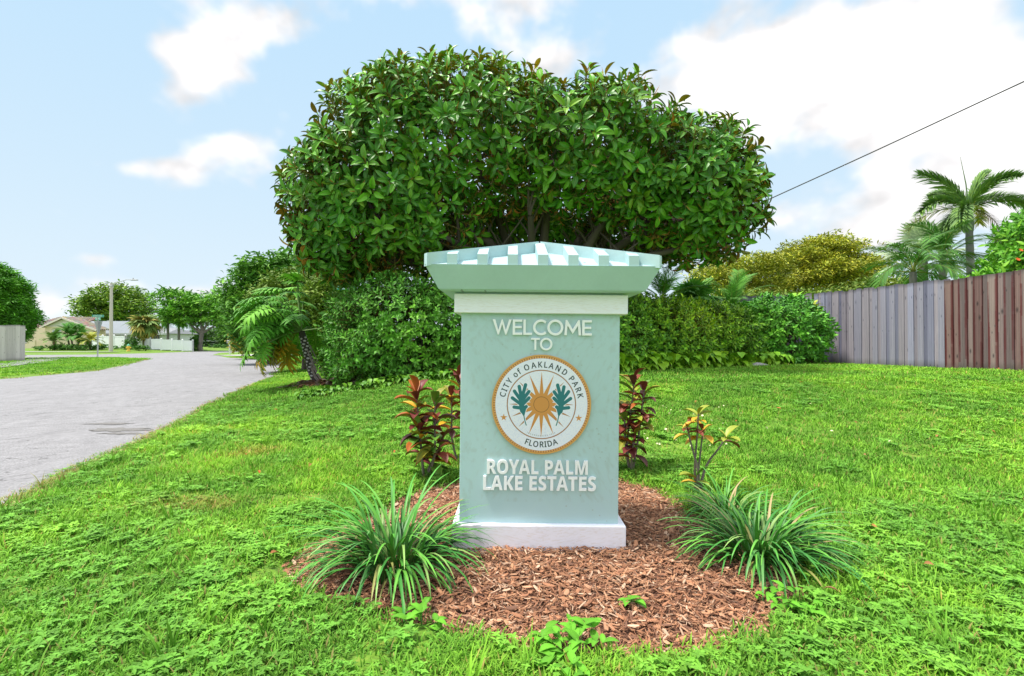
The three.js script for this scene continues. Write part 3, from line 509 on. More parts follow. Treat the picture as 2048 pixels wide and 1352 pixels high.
// ------------------------------------------------------------------ hedges and shrubs near the tree
function shrub(name, label, category, blobs, { seed, perM2 = 70, variants, size = [0.8, 1.25], depth = 0.35, up = 0.15, jit = 1.0, mat = M.waxy, tint = () => rgb(1, 1, 1), wob = 0.07, stems = 10, floor = 0.05, group }) {
  const rng = rngOf(seed), c = blobs.reduce((a, b) => a.add(b.c), V(0, 0, 0)).multiplyScalar(1 / blobs.length), T = thing(name, label, category, [c.x, gh(c.x, -c.z), c.z], 0, group);
  const geos = variants(rng), pts = blobPoints(rng, blobs, perM2, depth, T.position.y + floor, wob);
  const list = pts.map(({ q, n }) => ({ m: M4(q.clone().sub(T.position), qTo(jitterDir(rng, n, up, jit), rng() * TAU), lerp(size[0], size[1], rng())), c: tint(q, rng, n) }));
  instances('foliage', geos, mat, list, T);
  const mb = new MB(); for (let k = 0; k < stems; k++) { const B = blobs[k % blobs.length], a = V(B.c.x + (rng() - 0.5) * B.r[0], T.position.y - 0.05, B.c.z + (rng() - 0.5) * B.r[2]).sub(T.position), e = V(B.c.x + (rng() - 0.5) * B.r[0] * 1.3, B.c.y + B.r[1] * 0.4 * rng(), B.c.z + (rng() - 0.5) * B.r[2]).sub(T.position); limb(mb, a, e, 0.03, 0.012, rng, 0.02, [0.12, 0.1, 0.075]); }
  obj('stem', mb.geo(), M.plain, T);
  return T;
}
const bl = (x, y, d, rx, ry, rz, p = 2.6) => ({ c: V(x, y, -d), r: [rx, ry, rz], p });
const figSprigs = (cols, L = 0.078, W = 0.034) => (rng) => [0, 1, 2, 3].map(() => sprig(rng, { n: 12, len: 0.2, L, W, cols }));
const varyTint = (lo, hi, yel = 0.3) => (q, rng) => { const n = fbm(q.x * 1.1, q.y * 1.1, q.z * 1.1, 3), k = lerp(lo, hi, clamp(0.5 + n + (rng() - 0.5) * 0.6, 0, 1)), y = clamp(n * 1.5 + 0.2, 0, 1) * yel; return rgb(k * (1 + y), k, k * (1 - y * 0.5)); };
const FIG = [[0.05, 0.18, 0.03], [0.065, 0.22, 0.034], [0.085, 0.27, 0.04], [0.04, 0.14, 0.028]];
shrub('hedge', 'tall rounded green hedge left of the sign under the rubber tree', 'hedge', [bl(-1.95, 1.12, 8.9, 1.05, 0.93, 0.85), bl(-0.75, 1.15, 9.1, 1.1, 0.92, 0.9), bl(0.2, 1.1, 9.4, 1.0, 0.85, 0.9)], { seed: 31, perM2: 175, wob: 0.04, depth: 0.42, variants: figSprigs(FIG), tint: varyTint(0.75, 1.35), up: 0.0 });
shrub('shrub', 'smaller round green shrub between the hedge and the leaning philodendron', 'shrub', [bl(-3.05, 1.05, 10.0, 0.55, 0.98, 0.6), bl(-2.8, 0.8, 9.5, 0.42, 0.7, 0.5)], { seed: 32, perM2: 140, variants: figSprigs(FIG), tint: varyTint(0.7, 1.25) });
shrub('hedge', 'long clipped hedge right of the sign with yellow green new growth', 'hedge', [bl(1.5, 1.1, 10.0, 1.1, 0.85, 0.95), bl(2.9, 1.1, 11.0, 1.3, 0.83, 1.0), bl(4.4, 1.08, 12.0, 1.3, 0.8, 1.0), bl(5.6, 1.05, 12.8, 1.0, 0.78, 0.9)], { seed: 33, perM2: 175, wob: 0.04, depth: 0.42, variants: figSprigs([[0.065, 0.21, 0.03], [0.095, 0.27, 0.032], [0.13, 0.31, 0.035], [0.05, 0.16, 0.028]], 0.08, 0.036),
  tint: (q, rng) => { const y = Math.exp(-(((q.x - 4.1) / 1.0) ** 2) - ((q.y - 1.55) / 0.45) ** 2), k = 0.75 + rng() * 0.5; return rgb(k * (1 + y * 1.0), k * (1 + y * 0.35), k * (1 - 0.3 * y)); } });
shrub('shrub', 'dark green leafy shrub at the hedge end against the wooden fence', 'shrub', [bl(6.7, 1.2, 12.5, 0.9, 0.85, 0.7), bl(7.2, 1.25, 12.4, 0.5, 0.55, 0.5), bl(6.2, 1.35, 12.4, 0.6, 0.5, 0.5)], { seed: 34, perM2: 120, variants: figSprigs([[0.045, 0.18, 0.035], [0.065, 0.24, 0.04], [0.085, 0.28, 0.045]], 0.1, 0.042), tint: varyTint(0.75, 1.35) });
{ // low vine leaves along the foot of the right hedge and of the left one
  const rng = rngOf(36), heart = [0, 1, 2].map(() => { const b = new MB(); for (let k = 0; k < 9; k++) { const a = rng() * TAU, t = 0.8 + rng() * 0.5, yl = rng() * 0.5; b.grid(place(leafRows(0.1 * (0.7 + rng() * 0.6), 0.085, { n: 4, a0: 0.2, droop: 1.0, fold: 0.25, shape: (u) => [0.5, 1, 0.85, 0.5, 0.05][Math.round(u * 4)] }), M4(V(Math.cos(a) * 0.12 * rng(), 0.05 + rng() * 0.13, Math.sin(a) * 0.12 * rng()), Q(0, rng() * TAU, -0.3 - rng() * 0.5), 1)), [(0.06 + 0.1 * yl) * t, (0.2 + 0.12 * yl) * t, 0.025 * t]); } return b.geo(); }), l = [];
  for (let k = 0; k < 620; k++) { const t = rng(), x = lerp(0.5, 6.4, t), d = 8.38 + 0.62 * (x - 0.6) + (rng() - 0.5) * 0.5; l.push({ m: M4(V(x, gh(x, d), -d), Q(0, rng() * TAU, 0), 1.1 + rng() * 1.0), c: rgb(1.6, 1.35, 1) }); }
  instances('ground_cover', heart, M.waxy, l, scene, 'low yellow green vine leaves along the foot of the right hedge', 'ground cover');
  const l2 = []; for (let k = 0; k < 150; k++) { const x = lerp(-3.3, -0.4, rng()), d = 7.95 + (rng() - 0.5) * 0.4; l2.push({ m: M4(V(x, gh(x, d), -d), Q(0, rng() * TAU, 0), 0.5 + rng() * 0.5), c: rgb(0.7, 0.75, 0.8) }); }
  instances('ground_cover', heart, M.waxy, l2, scene, 'scattered dark seedlings along the foot of the left hedge', 'ground cover');
}

// ------------------------------------------------------------------ strap-leaved clumps beside the sign
const straps = (() => { const rng = rngOf(41), l = []; for (let v = 0; v < 16; v++) { const e0 = lerp(1.55, 1.0, rng()), bend = lerp(0.8, 2.9, Math.pow(rng(), 0.8)), L = 0.5 * (0.75 + rng() * 0.4); l.push({ e0, rows: leafRows(L, 0.015, { n: 9, a0: e0, droop: bend, fold: 0.35, shape: (t) => (t > 0.98 ? 0.12 : (0.65 + 0.35 * Math.sin(Math.PI * Math.min(1, t + 0.15))) * (1 - 0.35 * Math.pow(t, 3))) }) }); } return l; })();
const strapCols = [[0.04, 0.18, 0.035], [0.065, 0.25, 0.04], [0.1, 0.3, 0.05], [0.03, 0.13, 0.028], [0.18, 0.31, 0.1], [0.085, 0.23, 0.075]];
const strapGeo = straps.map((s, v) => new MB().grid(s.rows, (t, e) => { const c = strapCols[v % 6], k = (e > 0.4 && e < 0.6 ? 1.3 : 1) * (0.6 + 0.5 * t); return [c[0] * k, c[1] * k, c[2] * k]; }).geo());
const strapPale = [[0.24, 0.25, 0.09], [0.33, 0.27, 0.15]].map((c, k) => new MB().grid(straps[k * 5 + 2].rows, (t) => [c[0], c[1], c[2]]).geo());
const mStrap = new THREE.MeshPhysicalMaterial({ color: rgb(1.12, 1.08, 0.9), vertexColors: true, roughness: 0.45, specularIntensity: 0.5, side: THREE.DoubleSide });
function strapClump(label, x, d, n, R, scale, seed) {
  const rng = rngOf(seed), T = thing('lilyturf_clump', label, 'plant', [x, bedH(x, d) - 0.01, -d]);
  for (let k = 0; k < n; k++) {
    const a = rng() * TAU, r = Math.sqrt(rng()) * R, pale = rng() < 0.045, v = Math.floor(rng() * 16), m = obj('leaf', pale ? strapPale[k % 2] : strapGeo[v], mStrap, T, [Math.cos(a) * r, 0, Math.sin(a) * r]);
    m.rotation.set(0, -a + (rng() - 0.5) * 1.3, (rng() - 0.5) * 0.35 - 0.15 * (r / R) + 0.05, 'YXZ'); m.scale.setScalar(scale * (0.7 + rng() * 0.45)); m.scale.z *= 1.1;
  }
}
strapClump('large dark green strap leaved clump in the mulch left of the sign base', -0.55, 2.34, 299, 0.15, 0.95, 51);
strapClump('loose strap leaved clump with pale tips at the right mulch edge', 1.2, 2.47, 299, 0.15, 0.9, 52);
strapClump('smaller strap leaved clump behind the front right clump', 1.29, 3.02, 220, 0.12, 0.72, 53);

// ------------------------------------------------------------------ crotons
const crotonCols = [[[0.04, 0.10, 0.02], [0.34, 0.25, 0.03]], [[0.09, 0.02, 0.025], [0.16, 0.03, 0.03]], [[0.22, 0.05, 0.02], [0.34, 0.11, 0.02]], [[0.055, 0.15, 0.02], [0.12, 0.2, 0.03]], [[0.05, 0.022, 0.022], [0.10, 0.03, 0.03]], [[0.45, 0.22, 0.02], [0.4, 0.28, 0.03]], [[0.16, 0.2, 0.025], [0.3, 0.3, 0.04]], [[0.13, 0.03, 0.025], [0.2, 0.05, 0.03]]];
const crotonLeaf = crotonCols.map(([mid, edge], v) => { const rng = rngOf(60 + v), rows = leafRows(0.165, 0.088, { n: 6, a0: 0.35, droop: 0.6 + rng() * 0.5, fold: 0.5, shape: (t) => Math.pow(Math.sin(Math.PI * Math.min(1, 0.06 + 0.93 * t)), 0.9) * (0.7 + 0.5 * t) }).map((r) => [r[0], r[0].clone().lerp(r[1], 0.35), r[1], r[1].clone().lerp(r[2], 0.65), r[2]]); return new MB().grid(rows, (t, e) => { const q = Math.abs(e - 0.5) < 0.1 ? 0.55 : Math.abs(e - 0.5) > 0.4 ? 0.85 : 0.1 + 0.25 * rng(); return mid.map((m, i) => lerp(m, edge[i], q)); }).geo(); });
const mCroton = new THREE.MeshPhysicalMaterial({ color: rgb(1.3, 1.35, 1.1), vertexColors: true, roughness: 0.45, specularIntensity: 0.6, side: THREE.DoubleSide });
function croton(label, x, d, stems, pick, seed, size = 1) {
  const rng = rngOf(seed), y = Math.max(bedQ(x, d) < 1 ? bedH(x, d) : -9, gh(x, d)), T = thing('croton', label, 'shrub', [x, y - 0.02, -d]);
  for (const [dx, h, dz, leafFrom, n, lean] of stems) {
    const mb = new MB(), top = V(dx, h, dz), ps = limb(mb, V(dx * 0.08, 0, dz * 0.08), top, 0.011, 0.005, rng, lean ?? 0.03, [0.2, 0.17, 0.14]);
    obj('stem', mb.geo(), M.plain, T);
    for (let k = 0; k < n; k++) {
      const t = lerp(leafFrom, 1.02, Math.pow(k / n, 0.85)), f = clamp(t * 6, 0, 5.99), i = Math.floor(f), q = ps[i].clone().lerp(ps[i + 1], f - i);
      const m = obj('leaf', crotonLeaf[pick[Math.floor(rng() * pick.length)]], mCroton, T, q.toArray()); m.rotation.set(0, k * 2.4 + rng() * 0.9, lerp(-0.25, 0.85, Math.pow(k / n, 2)) + (rng() - 0.5) * 0.6, 'YXZ'); m.scale.setScalar(size * (0.6 + rng() * 0.55));
    }
  }
}
const red = [0, 1, 1, 2, 2, 5, 3, 4, 0, 7, 3, 6, 3];
croton('dark red and green croton left of the sign with orange leaf', -0.66, 3.78, [[-0.06, 0.66, 0.03, 0.2, 34], [0.09, 0.6, 0.05, 0.25, 22], [-0.02, 0.4, 0.1, 0.3, 18], [0.13, 0.28, -0.02, 0.3, 14]], red, 61, 1.05);
croton('red croton mostly hidden behind the left edge of the sign panel', -0.44, 4.15, [[0.0, 0.72, 0.02, 0.35, 24], [-0.06, 0.56, 0.03, 0.35, 16]], [0, 1, 2, 4, 5, 7], 62);
croton('tall dark red croton against the right edge of the sign panel', 0.93, 3.92, [[0.03, 0.74, 0.0, 0.35, 24], [0.1, 0.66, 0.03, 0.4, 22], [-0.06, 0.5, 0.02, 0.3, 18], [0.02, 0.36, 0.06, 0.3, 14]], [1, 1, 2, 4, 7, 3, 3, 0, 6], 63, 1.02);
croton('sparse bare stemmed croton with yellow and orange leaves at the right', 1.28, 3.46, [[-0.07, 0.47, 0.0, 0.86, 9, 0], [0.0, 0.56, 0.02, 0.88, 9, 0], [0.05, 0.44, -0.03, 0.86, 7, 0], [0.19, 0.4, 0.02, 0.9, 7, 0.02], [-0.02, 0.14, 0.03, 0.4, 6]], [5, 6, 6, 3, 5, 7, 6], 64, 0.74);

// ------------------------------------------------------------------ seedlings in the front of the bed
function weed(label, x, d, n, size, seed, h = 0.1, category = 'weed') {
  const rng = rngOf(seed), T = thing('weed', label, category, [x, Math.max(gh(x, d), bedQ(x, d) < 1.02 ? bedH(x, d) : -9), -d]);
  const gs = [0, 1, 2].map((v) => new MB().grid(leafRows(0.055, 0.03, { n: 5, a0: 0.4, droop: 0.8 + v * 0.2, fold: 0.3, shape: (t) => Math.pow(Math.sin(Math.PI * Math.min(1, 0.05 + 0.94 * Math.pow(t, 0.7))), 0.9) }), (t, e) => { const k = (0.85 + v * 0.15) * (e > 0.4 && e < 0.6 ? 1.25 : 1); return [0.085 * k, 0.27 * k, 0.03 * k]; }).geo());
  for (let k = 0; k < n; k++) {
    const a = rng() * TAU, r = Math.sqrt(rng()) * size, hh = (0.25 + 0.75 * rng()) * h * (1 - 0.5 * r / size), p = V(Math.cos(a) * r, hh, Math.sin(a) * r);
    const st = new MB().tube([V(p.x * 0.6, -0.01, p.z * 0.6), V(p.x * 0.85, hh * 0.6, p.z * 0.85), p], [0.0018, 0.0016, 0.0012], 4, [0.09, 0.2, 0.04]); obj('stalk', st.geo(), M.plain, T);
    for (let j = 0; j < 3; j++) { const m = obj('leaf', gs[(k + j) % 3], M.leaf, T, p.toArray()); m.rotation.set(0, rng() * TAU, 0.1 + (rng() - 0.5) * 0.6, 'YXZ'); m.scale.setScalar(0.6 + rng() * 0.6); }
  }
}
weed('bright broad leaved weed growing at the front of the mulch bed', 0.2, 1.66, 26, 0.14, 71, 0.09);
weed('small leafy weed at the foot of the right strap leaved clump', 1.08, 2.0, 14, 0.12, 72, 0.12);
weed('little green seedling left in the front mulch', -0.33, 1.85, 8, 0.09, 73, 0.06);
weed('tiny lone green seedling in the open mulch right of centre', 0.47, 2.02, 4, 0.03, 74, 0.04);

// ------------------------------------------------------------------ wooden fences
const wood = (base, vary, seed, stain) => texture(512, 1024, (g, w, h) => {
  const rng = rngOf(seed), mix = (k) => base.map((b, i) => Math.round(clamp(b + k * vary[i], 0, 255))), css = (c, a = 1) => `rgba(${c[0]},${c[1]},${c[2]},${a})`;
  g.fillStyle = css(base); g.fillRect(0, 0, w, h);
  for (let b = 0; b < 4; b++) { g.fillStyle = css(mix((rng() - 0.5) * 1.6), 0.7); g.fillRect(b * 128, 0, 128, h); }
  for (let n = 0; n < 900; n++) { const x = rng() * w; g.strokeStyle = css(mix((rng() - 0.5) * 3), 0.28); g.lineWidth = 0.6 + rng() * 2.4; g.beginPath(); const y0 = rng() * h - 200, L = 200 + rng() * 700; g.moveTo(x, y0); g.bezierCurveTo(x + (rng() - 0.5) * 8, y0 + L / 3, x + (rng() - 0.5) * 8, y0 + L * 0.66, x + (rng() - 0.5) * 6, y0 + L); g.stroke(); }
  if (stain) for (let n = 0; n < 70; n++) { const x = Math.round(rng() * 4) * 128 + (rng() - 0.5) * 46, y = rng() * h, L = 150 + rng() * 600; const gr = g.createLinearGradient(x - 20, 0, x + 20, 0); gr.addColorStop(0, css(stain, 0)); gr.addColorStop(0.5, css(stain, 0.5)); gr.addColorStop(1, css(stain, 0)); g.fillStyle = gr; g.fillRect(x - 20, y - L / 2, 40, L); }
  for (let n = 0; n < 9; n++) { const x = Math.floor(rng() * 4) * 128 + 30 + rng() * 68, y = rng() * h, r = 5 + rng() * 8; for (let q = 3; q >= 0; q--) { g.fillStyle = css(mix(-0.5 - (3 - q) * 0.35), 0.4); g.beginPath(); g.ellipse(x, y, r * (0.5 + q * 0.35), r * (0.7 + q * 0.7), 0, 0, TAU); g.fill(); } }
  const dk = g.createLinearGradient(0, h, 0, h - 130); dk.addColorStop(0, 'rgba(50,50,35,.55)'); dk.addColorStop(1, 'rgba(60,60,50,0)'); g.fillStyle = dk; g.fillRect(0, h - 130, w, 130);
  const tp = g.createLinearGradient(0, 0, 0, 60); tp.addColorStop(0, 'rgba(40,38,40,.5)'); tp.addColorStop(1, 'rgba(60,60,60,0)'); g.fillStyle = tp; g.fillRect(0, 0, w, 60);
});
const woodBump = noiseTexture(256, (u, v, tile) => 0.5 + tile(u * 3 % 1, v * 0.12 % 1, 40, 3) * 0.8, false);
const tinted = (m, l) => l.map((c) => { const q = m.clone(); q.color.setRGB(...c); return q; });
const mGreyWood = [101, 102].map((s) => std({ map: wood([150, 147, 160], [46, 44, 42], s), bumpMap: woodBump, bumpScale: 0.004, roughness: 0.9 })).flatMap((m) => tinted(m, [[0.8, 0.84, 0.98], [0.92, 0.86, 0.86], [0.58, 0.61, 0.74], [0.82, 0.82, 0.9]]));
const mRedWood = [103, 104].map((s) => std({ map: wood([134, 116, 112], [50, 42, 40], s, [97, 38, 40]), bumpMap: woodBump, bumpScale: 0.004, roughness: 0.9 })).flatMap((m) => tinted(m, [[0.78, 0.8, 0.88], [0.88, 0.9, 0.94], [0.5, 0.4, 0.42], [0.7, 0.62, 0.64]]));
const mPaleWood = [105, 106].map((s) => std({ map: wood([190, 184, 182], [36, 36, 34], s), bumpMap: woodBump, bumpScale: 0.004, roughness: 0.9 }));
const plank = (w, h, t, cut, u0) => { // a board standing on the ground with its own slice of grain
  const g = box(w, h, t, 0, h / 2, 0), p = g.attributes.position, uv = g.attributes.uv;
  for (let k = 0; k < p.count; k++) { uv.setXY(k, (u0 + 0.5 + p.getX(k) / w * 0.96 * 0.5 * 2) / 4 - 0.0, p.getY(k) / h * 0.98 + 0.01); if (p.getY(k) > h - 0.01) p.setY(k, p.getY(k) + cut * p.getX(k)); }
  return g;
};
function fence(name, label, a, b, height, mats, { seed = 1, w = 0.14, step = 0.135, gap = 0, double = false, faceSide = 1, lean = 0.006, extra = 0.04 }) {
  const rng = rngOf(seed), A = V(a[0], 0, -a[1]), B = V(b[0], 0, -b[1]), L = A.distanceTo(B), dir = B.clone().sub(A).normalize(), turn = Math.atan2(-dir.z, dir.x), T = thing(name, label, 'fence', [a[0], 0, -a[1]], turn);
  const geos = [0, 1, 2, 3, 4, 5, 6, 7].map((k) => plank(w, height, 0.019, (rng() - 0.5) * 0.05, k % 4)), n = Math.round(L / step);
  const hAt = (s) => gh(A.x + dir.x * s, -(A.z + dir.z * s));
  for (let k = 0; k < n; k++) {
    const s = (k + 0.5) * step, back = double && k % 2 === 1, m = obj('board', geos[Math.floor(rng() * 8)], mats[Math.floor(rng() * mats.length)], T, [s, hAt(s) - extra + (rng() - 0.5) * 0.05, faceSide * (back ? -0.021 : 0) + (rng() - 0.5) * 0.004]);
    m.rotation.set((rng() - 0.5) * lean, (rng() - 0.5) * 0.03, (rng() - 0.5) * lean);
    if (k % 2) m.scale.x = 0.98; if (rng() < 0.5) m.rotation.y += Math.PI;
  }
  for (const y of [0.3, height / 2, height - 0.3]) obj('rail', box(L, 0.085, 0.038, L / 2, 0, 0), mats[0], T, [0, (hAt(0) + hAt(L)) / 2 + y, -faceSide * 0.052]).rotation.z = Math.atan2(hAt(L) - hAt(0), L);
  for (let s = 0.1; s < L; s += 2.4) obj('post', box(0.09, height, 0.09, 0, height / 2 - 0.1, 0), mats[0], T, [s, hAt(s), -faceSide * 0.12]);
  return T;
}
fence('wooden_fence', 'weathered grey board fence section right of the hedge', [8.0, 13.2], [8.785, 10.02], 1.86, mGreyWood, { seed: 111, w: 0.12, step: 0.102, faceSide: 1, double: true });
fence('wooden_fence', 'reddish brown stained board fence section at the right edge', [8.765, 10.1], [10.35, 4.6], 1.85, mRedWood, { seed: 112, w: 0.15, step: 0.122, double: true, faceSide: 1 });
fence('wooden_fence', 'grey board fence running behind the right hedge', [1.4, 15.4], [7.95, 13.24], 1.86, mGreyWood, { seed: 113, double: true, step: 0.13, faceSide: 1 });
fence('wooden_fence', 'pale weathered board fence at the far left edge beyond the road', [-32, 21.5], [-27.75, 28.6], 2.08, mPaleWood, { seed: 114, w: 0.2, step: 0.2, faceSide: 1 });

// ------------------------------------------------------------------ palms
function frondGeo({ L = 2, a0 = 0.9, droop = 1.6, n = 30, ll = 0.5, lw = 0.03, hang = 0.5, plume = 0, cols = [[0.05, 0.16, 0.03]], seed = 1, petiole = 0.18, rib = [0.16, 0.2, 0.06], side = 1, sweep = 0.9 }) {
  const rng = rngOf(seed), b = new MB(), pts = [], N = 14; let x = 0, y = 0;
  for (let k = 0; k <= N; k++) { const t = k / N, a = a0 - droop * Math.pow(t, 1.3); pts.push(V(x, y, Math.sin(t * 2) * 0.04 * L * side)); x += Math.cos(a) * L / N; y += Math.sin(a) * L / N; }
  b.tube(pts, pts.map((_, k) => lerp(0.02, 0.004, k / N) * Math.max(0.6, L / 2)), 4, rib);
  for (let k = 0; k < n; k++) for (const s of plume ? [-1, 1, -0.45, 0.45, 2.6] : [-1, 1]) {
    const t = lerp(petiole, 0.995, (k + rng() * 0.5) / n), f = t * N, i = Math.min(N - 1, Math.floor(f)), q = pts[i].clone().lerp(pts[i + 1], f - i), tan = pts[i + 1].clone().sub(pts[i]).normalize();
    const l = ll * (0.45 + 0.75 * Math.sin(Math.PI * Math.min(1, 0.12 + t * 0.84))) * (0.85 + rng() * 0.3), c = cols[Math.floor(rng() * cols.length)], tone = 0.75 + rng() * 0.5;
    const ax = tan, up = V(-tan.y, tan.x, 0), sideV = V(0, 0, 1), fan = sweep * (0.65 + 0.25 * t);
    const out = sideV.clone().multiplyScalar(Math.sin(fan) * Math.sign(s) * (Math.abs(s) > 1 ? 0.1 : Math.abs(s))).addScaledVector(ax, Math.cos(fan)).addScaledVector(up, plume ? (Math.abs(s) > 1 ? 0.9 : (1 - Math.abs(s)) * 1.2 + (rng() - 0.5) * 0.7) : 0.25).normalize();
    const w = lw * (0.8 + rng() * 0.4), wv = out.clone().cross(up).cross(out).normalize().cross(out).normalize().multiplyScalar(w / 2), rows = [];
    for (let j = 0; j <= 3; j++) { const u = j / 3, p = q.clone().addScaledVector(out, l * u); p.y -= hang * l * u * u; const ww = [0.6, 1, 0.8, 0.06][j]; rows.push([p.clone().addScaledVector(wv, ww), p.clone().addScaledVector(wv, -ww)]); }
    b.grid(rows, [c[0] * tone, c[1] * tone, c[2] * tone]);
  }
  return b.geo();
}
function fanGeo({ R = 0.7, n = 26, pet = 0.6, cols = [[0.09, 0.2, 0.06]], seed = 1, split = 0.5, droop = 0.6, span = 5.2 }) {
  const rng = rngOf(seed), b = new MB(), c0 = V(pet, 0, 0); b.tube([V(0, 0, 0), V(pet * 0.5, 0.03, 0), c0], [0.018, 0.014, 0.01], 4, [0.15, 0.2, 0.06]);
  for (let k = 0; k < n; k++) {
    const a = (k / (n - 1) - 0.5) * span, l = R * (1 - 0.25 * Math.abs(a / span)) * (0.9 + rng() * 0.2), c = cols[Math.floor(rng() * cols.length)], t = 0.8 + rng() * 0.4, d = V(Math.cos(a), 0, Math.sin(a)), s = V(-Math.sin(a), 0, Math.cos(a)), rows = [];
    for (let j = 0; j <= 3; j++) { const u = j / 3, p = c0.clone().addScaledVector(d, l * u); p.y -= droop * l * u * u * (0.7 + rng() * 0.6); const w = l * span / n * [0.06, 0.5, 0.38, 0.04][j]; rows.push([p.clone().addScaledVector(s, w), p.clone().add(V(0, 0.02, 0)), p.clone().addScaledVector(s, -w)]); }
    b.grid(rows, [c[0] * t, c[1] * t, c[2] * t]);
  }
  return b.geo();
}
function palm(name, label, { x, d, y0, h, r0 = 0.15, r1 = 0.1, lean = [0, 0], fronds, geos, seed, scale = 1, elev = [-0.5, 1.2], trunkCol = [0.2, 0.19, 0.19], shaft = 0, trunks = 1, mat = M.leaf, group, az0 = 0, ringed = true }) {
  const rng = rngOf(seed), g0 = y0 ?? gh(x, d), T = thing(name, label, 'palm', [x, g0, -d], 0, group);
  for (let q = 0; q < trunks; q++) {
    const ox = trunks > 1 ? (q - (trunks - 1) / 2) * 0.35 : 0, hh = h * (1 - 0.12 * q), top = V(ox * 2 + lean[0], hh, lean[1] + (q % 2) * 0.3), pts = [], rad = []; const N = ringed ? 26 : 8;
    for (let k = 0; k <= N; k++) { const t = k / N; pts.push(V(ox, -0.1, 0).lerp(top, t).add(V(Math.sin(t * Math.PI) * lean[0] * -0.15, 0, 0))); rad.push(lerp(r0, r1, t) * (ringed && k % 2 ? 0.94 : 1.02) * (k < 2 ? 1.15 : 1)); }
    obj('trunk', new MB().tube(pts, rad, 10, (t) => { const k = 0.85 + 0.25 * perlin.noise(t * 40, q, 1); return trunkCol.map((v) => v * k); }).geo(), M.plain, T);
    if (shaft) { obj('crownshaft', new MB().tube([top.clone(), top.clone().add(V(0, shaft * 0.3, 0)), top.clone().add(V(0, shaft, 0))], [r1 * 1.05, r1 * 1.3, r1 * 0.6], 10, [0.14, 0.24, 0.1]).geo(), M.plain, T); }
    const n = Math.round(fronds / trunks), tip = top.clone().add(V(0, shaft * 0.92, 0));
    for (let k = 0; k < n; k++) { const e = lerp(elev[0], elev[1], k / Math.max(1, n - 1)), m = obj('frond', geos[Math.floor(rng() * geos.length)], mat, T, tip.toArray()); m.rotation.set((rng() - 0.5) * 0.3, az0 + k * 2.4 + (rng() - 0.5) * 0.5, e + (rng() - 0.5) * 0.2, 'YXZ'); m.scale.setScalar(scale * (0.85 + rng() * 0.3)); }
  }
  return T;
}
